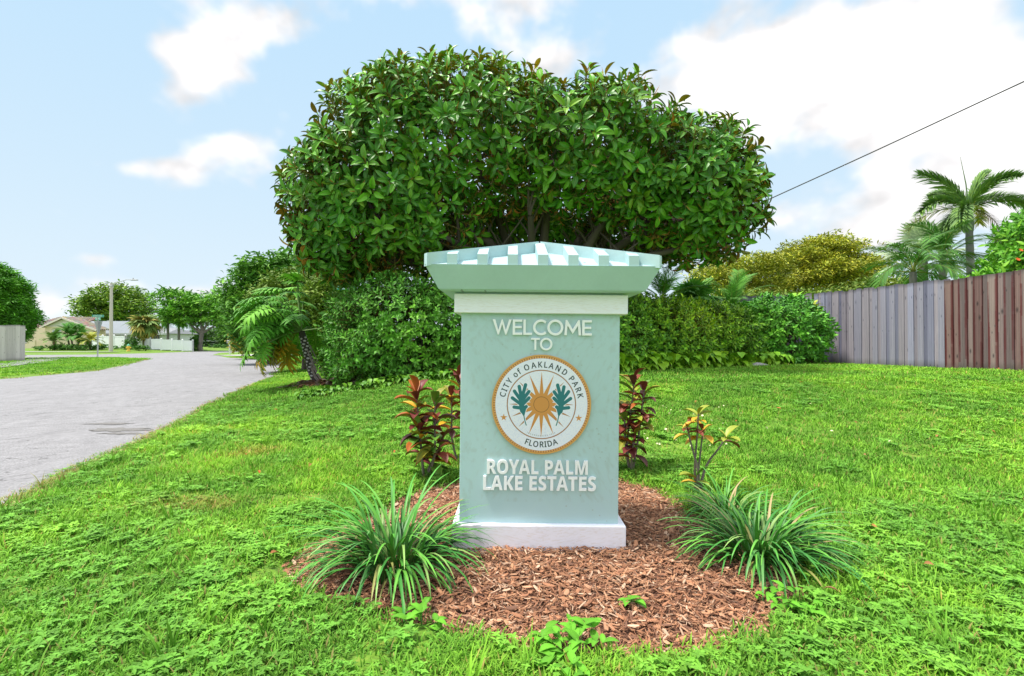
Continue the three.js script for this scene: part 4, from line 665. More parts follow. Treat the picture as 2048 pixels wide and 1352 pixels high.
{
  const c = (px, py, d) => at(px, py, d), fox = [[0.11, 0.22, 0.09], [0.14, 0.26, 0.08], [0.09, 0.19, 0.09]];
  { // foxtail palm with its fronds set as they stand
    const d = 18, top = c(1938, 418, d), y0 = 0.3, T = thing('foxtail_palm', 'tall palm with plumed fronds and grey trunk above the right fence', 'palm', [top.x, y0, -d]);
    const gs = [0, 1, 2].map((k) => frondGeo({ L: 2.15, a0: 0.15, droop: 0.9 + k * 0.35, n: 56, ll: 0.42, lw: 0.05, hang: 0.3, plume: 1, cols: fox, seed: 201 + k, petiole: 0.1 })), yel = frondGeo({ L: 2.0, a0: 0.15, droop: 1.5, n: 34, ll: 0.4, lw: 0.035, hang: 0.4, plume: 1, cols: [[0.3, 0.3, 0.04], [0.14, 0.2, 0.05]], seed: 205, petiole: 0.1 }), dead = frondGeo({ L: 1.7, a0: 0.1, droop: 1.6, n: 30, ll: 0.35, lw: 0.03, hang: 0.7, plume: 1, cols: [[0.22, 0.17, 0.13], [0.16, 0.13, 0.11]], seed: 206, petiole: 0.1 });
    const hh = top.y - y0, pts = [], rad = []; for (let k = 0; k <= 30; k++) { const t = k / 30; pts.push(V(lerp(0.12, 0, t), hh * t * 0.86, 0)); rad.push((k % 2 ? 0.145 : 0.155) * (1 - 0.25 * t)); }
    obj('trunk', new MB().tube(pts, rad, 12, (t) => { const k = 0.85 + 0.3 * perlin.noise(t * 50, 1, 1); return [0.27 * k, 0.26 * k, 0.28 * k]; }).geo(), M.plain, T);
    obj('crownshaft', new MB().tube([V(0, hh * 0.855, 0), V(0, hh * 0.9, 0), V(0, hh, 0)], [0.125, 0.15, 0.07], 12, [0.2, 0.26, 0.18]).geo(), M.plain, T);
    for (const [az, e, g] of [[2.9, 0.95, 0], [0.5, 1.0, 0], [0.0, 0.42, 1], [3.3, 0.25, 1], [3.9, -0.05, 2], [5.9, 0.25, 2], [2.4, 0.15, 'y'], [0.7, 0.3, 'y'], [4.7, 0.6, 1], [1.6, 0.7, 0], [5.4, -0.55, 'd'], [3.5, -0.35, 2]]) { const m = obj('frond', g === 'y' ? yel : g === 'd' ? dead : gs[g], M.leaf, T, [0, hh, 0]); m.rotation.set(0, az, e, 'YXZ'); }
    obj('spear_leaf', new MB().tube([V(0, hh - 0.1, 0), V(-0.1, hh + 0.9, 0), V(-0.3, hh + 1.9, 0)], [0.03, 0.02, 0.004], 5, [0.12, 0.2, 0.08]).geo(), M.plain, T);
  }
  const coco = [0, 1, 2].map((k) => frondGeo({ L: 2.3, a0: 0.35, droop: 1.5 + 0.3 * k, n: 34, ll: 0.55, lw: 0.032, hang: 0.55, cols: [[0.05, 0.16, 0.04], [0.075, 0.22, 0.05], [0.04, 0.12, 0.035]], seed: 211 + k }));
  const p1 = c(1826, 545, 16), p2 = c(1885, 520, 17.5), p3 = c(1980, 570, 15.5);
  palm('palm', 'low arching green palm just behind the fence left of the tall palm', { x: p1.x, d: 16, h: p1.y - 0.5, fronds: 14, geos: coco, seed: 221, scale: 0.8, elev: [-0.25, 1.1] });
  palm('palm', 'dark green palm between the low arching palm and tall palm trunk', { x: p2.x, d: 17.5, h: p2.y - 0.5, fronds: 15, geos: coco, seed: 222, scale: 0.85, elev: [-0.2, 1.2], az0: 1 });
  palm('palm', 'small bright palm tops showing just over the red fence', { x: p3.x, d: 15.5, h: p3.y - 0.9, fronds: 12, geos: coco, seed: 223, scale: 0.6, elev: [0.1, 1.3], az0: 2 });
  const silver = [0, 1].map((k) => fanGeo({ R: 0.95, n: 24, pet: 0.9, cols: [[0.3, 0.4, 0.45], [0.38, 0.46, 0.5]], seed: 231 + k, droop: 0.25, span: 4.2 })), p4 = c(1845, 515, 24);
  palm('silver_fan_palm', 'pale silver blue fan palm standing behind the green palms', { x: p4.x, d: 24, h: p4.y - 0.5, fronds: 15, geos: silver, seed: 232, elev: [-0.3, 1.3], r0: 0.25, r1: 0.2 });
  // fan and feather palms over the right hedge
  const fanG = [0, 1].map((k) => fanGeo({ R: 0.55, n: 24, pet: 0.45, cols: [[0.07, 0.22, 0.05], [0.1, 0.27, 0.06]], seed: 241 + k, droop: 0.5 })), p5 = c(1385, 585, 13.2);
  palm('fan_palm', 'small green fan palm rising behind the right hedge beside the sign cap', { x: p5.x, d: 13.2, h: p5.y - 0.75, fronds: 16, geos: fanG, seed: 242, elev: [-0.1, 1.3], r0: 0.07, r1: 0.06, scale: 0.7 });
  const sm = [0, 1].map((k) => frondGeo({ L: 1.2, a0: 0.5, droop: 1.2, n: 26, ll: 0.3, lw: 0.02, hang: 0.4, cols: [[0.06, 0.19, 0.04], [0.09, 0.25, 0.05]], seed: 251 + k })), p6 = c(1465, 600, 13.6), p7 = c(1325, 575, 12.6);
  palm('palm', 'small feathery palm just showing over the middle of the right hedge', { x: p6.x, d: 13.6, h: p6.y - 0.85, fronds: 12, geos: sm, seed: 252, elev: [0, 1.2], r0: 0.05, r1: 0.04 });
  palm('palm', 'small feathery palm half hidden by the right end of the sign cap', { x: p7.x, d: 12.6, h: p7.y - 0.9, fronds: 12, geos: sm, seed: 253, elev: [0, 1.3], r0: 0.05, r1: 0.04, az0: 1.2 });
  // paddle-leaved plants at the end of the hedge
  const paddle = (cols, L, W, seed) => [0, 1].map((k) => new MB().grid(leafRows(L, W, { n: 7, a0: 1.2, droop: 0.7 + 0.4 * k, fold: 0.3, shape: (t) => Math.pow(Math.sin(Math.PI * Math.min(1, 0.05 + 0.93 * t)), 0.6) * (1 + 0.1 * Math.sin(t * 20)) }).map((r) => [r[0], r[0].clone().lerp(r[1], 0.5), r[1], r[1].clone().lerp(r[2], 0.5), r[2]]), (t, e) => cols[Math.floor((e * 4 + t * 3 + k) % cols.length)]).geo());
  const plant = (name, label, px, py, d, n, geos, seed, sc, tilt) => { const q = c(px, py, d), rng = rngOf(seed), T = thing(name, label, 'plant', [q.x, gh(q.x, d), -d]), hh = q.y - T.position.y; obj('stem', new MB().tube([V(0, -0.05, 0), V(0.03, hh * 0.5, 0), V(0, hh, 0)], [0.03, 0.025, 0.02], 6, [0.12, 0.16, 0.06]).geo(), M.plain, T); for (let k = 0; k < n; k++) { const m = obj('leaf', geos[k % 2], M.leaf, T, [0, hh, 0]); m.rotation.set(0, k * 2.4 + rng() * 0.6, -tilt * (k / n) + (rng() - 0.5) * 0.3, 'YXZ'); m.scale.setScalar(sc * (0.75 + rng() * 0.4)); } };
  plant('paddle_leaf_plant', 'upright bright lime green paddle leaves above the end of the hedge', 1588, 608, 13.0, 11, paddle([[0.14, 0.36, 0.03], [0.2, 0.42, 0.04]], 0.52, 0.13, 1), 261, 1, 0.6);
  plant('variegated_plant', 'yellow and green variegated leaves lying over the hedge end', 1622, 622, 12.3, 12, paddle([[0.42, 0.42, 0.1], [0.3, 0.36, 0.06], [0.16, 0.3, 0.05]], 0.36, 0.15, 2), 262, 1, 1.5);
  // shrubs at the right edge
  const big = (cols, L, W) => (rng) => [0, 1, 2].map(() => sprig(rng, { n: 11, len: 0.3, L, W, cols }));
  const q1 = c(2030, 520, 13.5), q2 = c(1985, 555, 13.2);
  shrub('shrub', 'bright green shrub with orange flowers above the red fence at right', 'shrub', [bl(q1.x + 0.75, q1.y + 0.1, 13.5, 0.85, 0.85, 0.8), bl(q1.x + 0.25, q1.y - 0.5, 13.2, 0.7, 0.55, 0.6), bl(q2.x + 0.15, q2.y - 0.5, 13.2, 0.75, 0.4, 0.5)], { seed: 271, perM2: 40, variants: big([[0.09, 0.27, 0.03], [0.14, 0.33, 0.035], [0.06, 0.2, 0.03]], 0.17, 0.065), mat: M.leaf });
  { const rng = rngOf(272), T = scene.children.filter((o) => o.name.startsWith('shrub')).pop(), fl = new MB(); for (let k = 0; k < 7; k++) fl.grid(place(leafRows(0.075, 0.045, { n: 3, a0: 0.7, droop: 0.5 }), M4(V(0, 0, 0), Q(0, k * TAU / 7, 0), 1)), [0.55, 0.10, 0.03]); const g = fl.geo(); for (let k = 0; k < 16; k++) { const a = rng() * TAU; const m = obj('flower', g, M.leaf, T, [-0.25 + Math.cos(a) * 0.8 * rng(), q1.y - T.position.y - 0.5 + rng() * 1.1, 0.5 + rng() * 0.35]); m.rotation.set(0.9, rng() * 6, 0); m.scale.setScalar(0.8 + rng() * 0.6); } }
  { const q = c(2035, 610 - 130, 21); shrub('shrub', 'dark leafy tree crown at the right edge behind the tall palm', 'tree', [bl(q.x + 1.6, q.y - 0.4, 21, 1.5, 1.8, 1.3), bl(q.x + 0.2, q.y - 1.6, 21, 1.3, 1.0, 1.1)], { seed: 273, perM2: 16, variants: big([[0.06, 0.18, 0.035], [0.08, 0.24, 0.04]], 0.28, 0.11), mat: M.leaf }); }
}

// ------------------------------------------------------------------ leaning philodendron by the road
{
  const rng = rngOf(300), base = ground(-4.1, 10.6), T = thing('tree_philodendron', 'leaning tree philodendron with deeply cut leaves beside the road', 'plant', base.toArray());
  const lobed = (yellow, seed) => { // a deeply cut leaf: a blade of finger lobes either side of the midrib
    const r = rngOf(seed), b = new MB(), L = 0.4, c = yellow ? [[0.38, 0.26, 0.03], [0.3, 0.3, 0.04]] : [[0.08, 0.27, 0.03], [0.12, 0.34, 0.04], [0.06, 0.22, 0.03]], P = (t) => V(t * L, -0.22 * L * t * t, 0);
    b.tube([P(0), P(0.5), P(1)], [0.008, 0.006, 0.002], 4, [0.18, 0.3, 0.08]);
    const col = c[Math.floor(r() * c.length)];
    b.grid([0, 1, 2, 3, 4, 5].map((k) => { const t = k / 5, w = 0.05 * (1 - t * 0.7), q = P(t); return [V(q.x, q.y + 0.008, -w), q, V(q.x, q.y + 0.008, w)]; }), col);
    for (let k = 0; k < 7; k++) for (const s of [-1, 1]) {
      const t = 0.02 + k / 7 * 0.95, q = P(t), l = 0.26 * Math.sin(Math.PI * (0.22 + 0.66 * (1 - t))) * (0.85 + r() * 0.3) + 0.04, a = lerp(2.0, 0.35, Math.pow(t, 0.8)), d = V(Math.cos(a), 0, Math.sin(a) * s), n = V(-Math.sin(a), 0, Math.cos(a) * s), rows = [];
      for (let j = 0; j <= 4; j++) { const u = j / 4, p = q.clone().addScaledVector(d, l * u); p.y += 0.03 * Math.sin(u * 3) - 0.16 * l * u * u * 2.2; const w = [0.02, 0.024, 0.029, 0.024, 0.003][j] * (0.9 + r() * 0.3); rows.push([p.clone().addScaledVector(n, w), p.clone().add(V(0, 0.006, 0)), p.clone().addScaledVector(n, -w)]); }
      const k2 = 0.85 + r() * 0.3; b.grid(rows, [col[0] * k2, col[1] * k2, col[2] * k2]);
    }
    return b.geo();
  };
  const gs = [0, 1, 2, 3, 4, 5].map((k) => lobed(false, 310 + k)), ys = [lobed(true, 320), lobed(true, 321)];
  const tip = at(603, 662, 10.5).sub(base), pts = [], rad = []; for (let k = 0; k <= 12; k++) { const t = k / 12; pts.push(V(lerp(0.0, tip.x, Math.pow(t, 0.8)), lerp(-0.05, tip.y, t), tip.z * t)); rad.push(lerp(0.09, 0.065, t)); }
  const trunk = obj('trunk', new MB().tube(pts, rad, 10, [0.055, 0.05, 0.045]).geo(), M.plain, T);
  const scar = new THREE.SphereGeometry(1, 8, 5).scale(0.034, 0.02, 0.012); scar.setAttribute('color', new THREE.Float32BufferAttribute(new Array(scar.attributes.position.count * 3).fill(0.55), 3));
  for (let k = 0; k < 66; k++) { const t = 0.12 + 0.8 * k / 66, f = t * 12, i = Math.floor(f), q = pts[i].clone().lerp(pts[i + 1], f - i), a = k * 2.4, r = lerp(rad[0], rad[12], t); const m = obj('leaf_scar', scar, M.plain, trunk, [q.x + Math.cos(a) * r, q.y, q.z + Math.sin(a) * r]); m.rotation.set(0, Math.PI / 2 - a, 0); }
  for (let k = 0; k < 84; k++) {
    const yl = k < 9, az = yl ? lerp(2.3, 4.0, rng()) : k < 72 ? lerp(1.9, 4.4, rng()) : rng() * TAU, e = yl ? -0.5 + rng() * 0.2 : lerp(-0.45, 1.2, rng()), pl = 0.3 + rng() * 0.75, d = V(Math.cos(e) * Math.cos(az), Math.sin(e), -Math.cos(e) * Math.sin(az)), end = tip.clone().addScaledVector(d, pl).add(V(0, 0.1 - (yl ? 0.15 : 0), 0));
    const pm = obj('petiole', new MB().tube([tip.clone(), tip.clone().addScaledVector(d, pl * 0.5).add(V(0, 0.1, 0)), end], [0.016, 0.012, 0.009], 5, yl ? [0.3, 0.28, 0.08] : [0.16, 0.27, 0.08]).geo(), M.plain, T);
    const m = obj('leaf', yl ? ys[k % 2] : gs[k % 6], M.leaf, T, end.toArray()); m.rotation.set((rng() - 0.5) * 0.8, az + (rng() - 0.5) * 0.4, e - 0.55 - rng() * 0.5, 'YXZ'); m.scale.setScalar(0.72 + rng() * 0.4);
  }
  for (let k = 0; k < 9; k++) { const a = rng() * TAU, q = pts[4 + (k % 6)], mb = new MB().tube([q.clone().add(V(Math.cos(a) * 0.09, 0, Math.sin(a) * 0.09)), V(q.x * 0.55 + Math.cos(a) * 0.16, q.y * 0.45, Math.sin(a) * 0.16), V(0.05 + Math.cos(a) * 0.2, 0, Math.sin(a) * 0.2), V(0.3 + rng() * 0.9, 0.03, (rng() - 0.5) * 0.5)], [0.012, 0.013, 0.013, 0.008], 5, [0.26, 0.22, 0.2]); obj('aerial_root', mb.geo(), M.plain, T); }
  // litter at its foot
  const l = [], sl = new MB().grid(leafRows(0.22, 0.05, { n: 4, a0: 0.1, droop: 0.5, fold: 0.4 }), [1, 1, 1]).geo(), tones = [[0.2, 0.09, 0.05], [0.16, 0.11, 0.08], [0.3, 0.25, 0.2], [0.26, 0.11, 0.05]];
  for (let k = 0; k < 900; k++) { const x = base.x + 0.55 + (rng() + rng() - 1) * 1.15, d = 10.4 + (rng() - 0.5) * 1.0 - (x - base.x) * 0.25, c = tones[Math.floor(rng() * 4)]; l.push({ m: M4(V(x, gh(x, d) + 0.03 + rng() * 0.05, -d), Q((rng() - 0.5) * 0.6, rng() * TAU, (rng() - 0.5) * 0.5), 0.4 + rng() * 0.8), c: rgb(...c) }); }
  instances('leaf_litter', [sl], M.plain, l, scene, 'dead leaves and bark litter around the leaning philodendron', 'litter');
}

// ------------------------------------------------------------------ trees and houses further off
function tree(name, label, { x, d, blobs, seed, perM2, cols, R = 0.6, L = 0.4, W = 0.2, n = 14, trunkH, r0 = 0.25, tint, depth = 0.5, up = 0.2, flat = 1, bark = [0.14, 0.12, 0.1], wob = 0.12, limbs = true, y0, category = 'tree' }) {
  const rng = rngOf(seed), T = thing(name, label, category, [x, y0 ?? gh(x, d), -d]), geos = [0, 1, 2, 3].map(() => cloudOf(rng, { n, R, L, W, cols, flat }));
  const pts = blobPoints(rng, blobs, perM2, depth, T.position.y + 0.15, wob);
  instances('foliage', geos, M.leaf, pts.map(({ q, n }) => ({ m: M4(q.clone().sub(T.position), Q((rng() - 0.5) * 0.6, rng() * TAU, (rng() - 0.5) * 0.6), 0.7 + rng() * 0.6), c: (tint ?? varyTint(0.7, 1.3, 0.25))(q, rng) })), T);
  const mb = new MB(), fork = V(0, trunkH, 0); limb(mb, V(0, -0.2, 0), fork, r0, r0 * 0.75, rng, 0, bark); obj('trunk', mb.geo(), M.plain, T);
  if (limbs) for (const B of blobs) { const m = new MB(), e = B.c.clone().sub(T.position), ps = limb(m, fork, e, r0 * 0.5, r0 * 0.15, rng, 0.06, bark); for (let k = 2; k < 6; k++) limb(m, ps[k], ps[k].clone().add(V((rng() - 0.5) * B.r[0] * 1.4, B.r[1] * 0.7 * rng(), (rng() - 0.5) * B.r[2])), r0 * 0.14, r0 * 0.05, rng, 0.05, bark); obj('limb', m.geo(), M.plain, T); }
  return T;
}
const pb = (px0, px1, py0, py1, d, depthR, p = 2) => { const a = at(px0, py0, d), b = at(px1, py1, d); return { c: V((a.x + b.x) / 2, (a.y + b.y) / 2, -d), r: [(b.x - a.x) / 2, (a.y - b.y) / 2, depthR], p }; };
const X = (px, d) => (px - 1024) / FPX * d;
{
  const G1 = [[0.05, 0.17, 0.03], [0.075, 0.23, 0.035], [0.10, 0.27, 0.04]], OL = [[0.11, 0.2, 0.035], [0.15, 0.25, 0.05], [0.085, 0.17, 0.035]], YO = [[0.26, 0.30, 0.035], [0.20, 0.25, 0.035], [0.31, 0.32, 0.035], [0.14, 0.19, 0.035]], DK = [[0.075, 0.18, 0.03], [0.11, 0.24, 0.04], [0.16, 0.28, 0.04]];
  tree('leafy_tree', 'bushy green tree at the roadside behind the leaning philodendron', { x: X(545, 25), d: 25, blobs: [pb(462, 570, 520, 690, 25, 1.6), pb(520, 640, 512, 640, 25.5, 1.7), pb(470, 560, 580, 705, 24.5, 1.3)], seed: 401, perM2: 13, cols: G1, R: 0.42, L: 0.26, W: 0.1, n: 26, trunkH: 1.2 });
  tree('olive_shrub', 'olive green dense shrub in front of the bushy roadside tree', { x: X(610, 18), d: 18, blobs: [pb(505, 640, 552, 700, 18, 1.3), pb(580, 720, 560, 720, 17.5, 1.3), pb(560, 690, 545, 640, 18.5, 1.2)], seed: 402, perM2: 22, cols: OL, R: 0.3, L: 0.17, W: 0.075, n: 26, trunkH: 0.6, r0: 0.12, category: 'shrub' });
  tree('leafy_tree', 'yellowish small tree at the road bend by the mailbox', { x: X(488, 32), d: 32, blobs: [pb(468, 510, 655, 705, 32, 0.7)], seed: 403, perM2: 20, cols: [[0.26, 0.26, 0.04], [0.2, 0.24, 0.04]], R: 0.3, L: 0.2, W: 0.08, n: 20, trunkH: 0.3, r0: 0.06 });
  // yellow-green spreading trees beyond the hedge
  const d = 46, yellow = (q, rng) => { const k = 0.75 + rng() * 0.5 + 0.6 * fbm(q.x * 0.5, q.y * 0.8, q.z * 0.5, 2); return rgb(k, k, k); };
  tree('spreading_tree', 'wide layered yellow green tree crown above the grey fence', { x: X(1650, d), d, y0: 0.3, blobs: [pb(1570, 1720, 478, 522, d, 4.2), pb(1530, 1670, 505, 545, d, 4.4), pb(1640, 1768, 510, 560, d, 4.0), pb(1545, 1660, 545, 585, d - 2, 3.6), pb(1650, 1770, 548, 600, d - 2, 3.5), pb(1600, 1720, 520, 560, d - 3, 3)], seed: 411, perM2: 1.9, cols: YO, R: 0.75, L: 0.3, W: 0.11, n: 44, trunkH: 3.4, r0: 0.4, tint: yellow, flat: 0.45, depth: 0.7, wob: 0.15 });
  tree('spreading_tree', 'lower yellow green tree crown between the rubber tree and layered crown', { x: X(1465, d - 4), d: d - 4, y0: 0.3, blobs: [pb(1385, 1500, 520, 590, d - 4, 4), pb(1460, 1560, 512, 575, d - 4, 4), pb(1400, 1545, 560, 625, d - 5, 3.5)], seed: 412, perM2: 1.9, cols: [[0.23, 0.28, 0.04], [0.27, 0.3, 0.035], [0.15, 0.21, 0.04]], R: 0.75, L: 0.3, W: 0.11, n: 44, trunkH: 3, r0: 0.35, tint: yellow, flat: 0.5, depth: 0.7 });
  tree('leafy_tree', 'dark green low trees filling the gap under the yellow crowns', { x: X(1560, 36), d: 36, y0: 0.4, blobs: [pb(1440, 1580, 590, 650, 36, 2.5), pb(1560, 1700, 585, 650, 36, 2.5), pb(1680, 1830, 560, 650, 36, 2.5)], seed: 413, perM2: 5, cols: [[0.09, 0.17, 0.035], [0.13, 0.2, 0.04]], R: 0.6, L: 0.35, W: 0.13, n: 22, trunkH: 1.5 });
  // the rounded conifer at the left edge
  const con = tree('conifer', 'rounded dense green conifer behind the pale fence at the left edge', { x: X(-12, 31), d: 31, blobs: [pb(-105, 24, 535, 680, 31, 2.2, 2.2), pb(-90, 46, 595, 682, 31, 2.0, 2.3), pb(-80, -4, 520, 610, 31, 1.7)], seed: 421, perM2: 26, cols: [[0.06, 0.22, 0.02], [0.085, 0.3, 0.025], [0.045, 0.17, 0.02]], R: 0.3, L: 0.24, W: 0.07, n: 34, trunkH: 1.0, r0: 0.2, depth: 0.3, wob: 0.16, limbs: false, category: 'tree' });
  // far trees on the left
  tree('shade_tree', 'broad dark green tree behind the street light and grey roof', { x: X(235, 84), d: 84, y0: 0.3, blobs: [pb(160, 235, 590, 645, 84, 4), pb(190, 280, 573, 620, 84, 4.5), pb(235, 300, 590, 650, 84, 4), pb(195, 270, 615, 668, 84, 4)], seed: 431, perM2: 1.15, cols: DK, R: 0.85, L: 0.55, W: 0.24, n: 24, trunkH: 4, r0: 0.3, depth: 0.6 });
  tree('shade_tree', 'spreading dark green street tree with forked pale trunk by the white fence', { x: X(403, 64), d: 64, blobs: [pb(312, 380, 580, 618, 64, 2.6), pb(350, 440, 584, 625, 64, 3.2), pb(395, 480, 585, 650, 64, 3), pb(330, 400, 610, 645, 64, 2.6), pb(420, 480, 620, 668, 63, 2.5), pb(370, 430, 615, 650, 64, 2.6)], seed: 432, perM2: 1.35, cols: [[0.06, 0.2, 0.03], [0.085, 0.27, 0.035], [0.12, 0.31, 0.04]], R: 0.75, L: 0.48, W: 0.2, n: 24, trunkH: 2.2, r0: 0.33, flat: 0.5, depth: 0.65, bark: [0.27, 0.24, 0.21] });
  tree('leafy_tree', 'dark mass of trees at the far end of the road', { x: X(450, 90), d: 90, y0: 0.3, blobs: [pb(385, 470, 655, 702, 90, 3), pb(440, 520, 630, 702, 88, 3.5)], seed: 433, perM2: 2, cols: [[0.04, 0.12, 0.03], [0.06, 0.16, 0.035]], R: 0.9, L: 0.55, W: 0.22, n: 22, trunkH: 1.5 });
}
{ // palms on the far lawns
  const qF = [0, 1].map((k) => frondGeo({ L: 2.6, a0: 0.6, droop: 2.2, n: 26, ll: 0.75, lw: 0.07, hang: 1.1, cols: [[0.08, 0.26, 0.04], [0.12, 0.32, 0.05]], seed: 441 + k }));
  const mk = (label, px, py, d, o) => { const q = at(px, py, d), g = gh(q.x, d); return palm('palm', label, { x: q.x, d, y0: g, h: q.y - g, ...o }); };
  mk('queen palm with drooping fronds nearest the fan palm by the white fence', 336, 640, 66, { fronds: 16, geos: qF, seed: 451, r0: 0.18, r1: 0.14, elev: [-0.3, 1.2], scale: 0.85, trunkCol: [0.32, 0.3, 0.28] });
  mk('queen palm with drooping fronds behind the street tree trunk', 358, 646, 66.5, { fronds: 16, geos: qF, seed: 452, r0: 0.18, r1: 0.14, elev: [-0.3, 1.2], scale: 0.85, az0: 1, trunkCol: [0.32, 0.3, 0.28] });
  const sabal = [0, 1].map((k) => fanGeo({ R: 0.85, n: 18, pet: 0.8, cols: k ? [[0.2, 0.22, 0.06], [0.26, 0.24, 0.08]] : [[0.11, 0.2, 0.07], [0.15, 0.24, 0.09]], seed: 461 + k, droop: 0.9 }));
  mk('round headed fan palm with shaggy yellow green crown before the grey house', 290, 652, 61, { fronds: 54, geos: sabal, seed: 462, r0: 0.26, r1: 0.24, elev: [-1.1, 1.4], trunkCol: [0.2, 0.16, 0.11], scale: 1.1 });
  const ar = [0, 1].map((k) => frondGeo({ L: 1.9, a0: 0.7, droop: 1.7, n: 24, ll: 0.6, lw: 0.06, hang: 0.5, cols: [[0.045, 0.17, 0.035], [0.07, 0.23, 0.04]], seed: 471 + k }));
  mk('three stemmed green palm in front of the beige house', 147, 672, 57, { fronds: 30, geos: ar, seed: 472, trunks: 3, r0: 0.09, r1: 0.08, elev: [-0.35, 1.3], trunkCol: [0.2, 0.16, 0.13], scale: 0.95 });
  const cy = [0, 1].map((k) => frondGeo({ L: 1.5, a0: 0.6, droop: 1.3, n: 26, ll: 0.4, lw: 0.05, hang: 0.3, cols: [[0.1, 0.21, 0.07], [0.13, 0.25, 0.08]], seed: 481 + k })), yc = [0, 1].map((k) => frondGeo({ L: 1.3, a0: 0.6, droop: 1.5, n: 22, ll: 0.4, lw: 0.05, hang: 0.4, cols: [[0.28, 0.28, 0.05], [0.2, 0.27, 0.06]], seed: 483 + k }));
  mk('low grey green feather palm under the beige house window', 108, 684, 56, { fronds: 22, geos: cy, seed: 482, r0: 0.13, r1: 0.12, elev: [-0.3, 1.1], trunkCol: [0.25, 0.18, 0.1] });
  mk('small yellowing palm at the right corner of the beige house', 181, 684, 56, { fronds: 16, geos: yc, seed: 485, r0: 0.1, r1: 0.09, elev: [-0.3, 1.0], trunkCol: [0.2, 0.15, 0.1] });
}
const stucco = (r, g, b) => std({ color: rgb(r, g, b), roughness: 0.9 });
const W2 = (px, py, d) => at(px, py, d);
{ // beige house with barrel tile roof
  const d = 64, H = thing('beige_house', 'beige house with brown tiled roof and pale gable at left', 'house', [X(125, d), gh(X(125, d), d), -d]), o = H.position, k = d / FPX, px = (p) => (p - 1024) * k - o.x, py = (p) => EYE + (686 - p) * k - o.y;
  const wall = stucco(0.68, 0.57, 0.42), pale = stucco(0.66, 0.65, 0.62), trim = stucco(0.7, 0.62, 0.58), tileA = [0.27, 0.21, 0.165], tileB = [0.14, 0.11, 0.095];
  const yE = py(653), yP = py(635), xl = px(90), xr = px(186), xm = px(129), yR = py(631);
  obj('wall', box(xr - xl, yE + 0.2, 2, (xl + xr) / 2, yE / 2 - 0.1, -1.0), wall, H);
  obj('wall', box(px(92) - px(20), yE - 0.1, 8, (px(92) + px(20)) / 2 - 0.01, (yE - 0.1) / 2, -5.5), wall, H);
  obj('garden_wall', box(px(90) - px(15), py(681), 0.2, (px(90) + px(15)) / 2 - 0.05, py(681) / 2, 1.2), wall, H);
  obj('gable', flatGeo([[[xl, yE, 0.01], [xr - 1.0, yE, 0.01], [xm, yP - 0.1, 0.01]], [[xl, yE, -0.1], [xm, yP - 0.1, -0.1], [xr - 1.0, yE, -0.1]]]), pale, H);
  obj('trim_board', box(xr - xl - 1, 0.12, 0.06, (xl + xr) / 2 - 0.5, yE, 0.05), trim, H);
  const win = obj('window', box(1.15, 0.95, 0.1, px(114), py(667), 0.0), stucco(0.75, 0.74, 0.72), H); obj('pane', box(1.0, 0.8, 0.05, px(114), py(667), 0.05), std({ color: rgb(0.28, 0.34, 0.36), roughness: 0.15 }), win);
  const tiled = (name, a, b, c, e, parent) => { // rows of barrel tiles on the plane eave a-b, ridge e-c
    const mb = new MB(), n = Math.round(a.distanceTo(b) / 0.34), m = 9, nrm = b.clone().sub(a).cross(e.clone().sub(a)).normalize(); if (nrm.y < 0) nrm.negate(); const rng = rngOf(n);
    for (let i = 0; i < n; i++) for (let j = 0; j < m; j++) {
      const P = (u, v) => a.clone().lerp(b, u).lerp(e.clone().lerp(c, u), v), t = tileA.map((q, z) => lerp(q, tileB[z], rng())), rows = [];
      for (let v = 0; v < 2; v++) { const row = []; for (let s = 0; s <= 4; s++) row.push(P((i + s / 4) / n, (j + v * 1.06) / m).addScaledVector(nrm, 0.03 + 0.09 * Math.sin(s / 4 * Math.PI) + (v ? 0 : 0.04))); rows.push(row); }
      mb.grid(rows, t);
    }
    const o2 = obj(name, mb.geo(), M.plain, parent); o2.userData.kind = 'stuff'; return o2;
  };
  const roof = obj('roof', flatGeo([...quad(V(xl - 0.3, yE - 0.1, 0.4), V(xm, yP, 0.4), V(xm, yP, -2), V(xl - 0.3, yE - 0.1, -2)), ...quad(V(xm, yP, 0.4), V(px(198), py(660), 0.4), V(px(198), py(660), -2), V(xm, yP, -2)), ...quad(V(px(20), yE - 0.1, -1.6), V(xm, yE - 0.1, -1.6), V(xm, yR, -5.6), V(px(40), yR, -5.6))]), stucco(0.25, 0.17, 0.13), H);
  tiled('roof_tile', V(px(20), yE - 0.05, -1.6), V(xm - 0.2, yE - 0.05, -1.6), V(xm, yR + 0.02, -5.6), V(px(40), yR + 0.02, -5.6), roof);
  tiled('roof_tile', V(xm, yP + 0.02, 0.4), V(xm, yP + 0.02, -1.9), V(px(198), py(660) + 0.02, -1.9), V(px(198), py(660) + 0.02, 0.4), roof);
  for (const [ax, ay, bx, by] of [[xl - 0.3, yE - 0.12, xm, yP], [xm, yP, px(198), py(660)]]) { const L = Math.hypot(bx - ax, by - ay), m = obj('rake_board', box(L, 0.2, 0.08), trim, roof, [(ax + bx) / 2, (ay + by) / 2 - 0.05, 0.45]); m.rotation.z = Math.atan2(by - ay, bx - ax); }
}
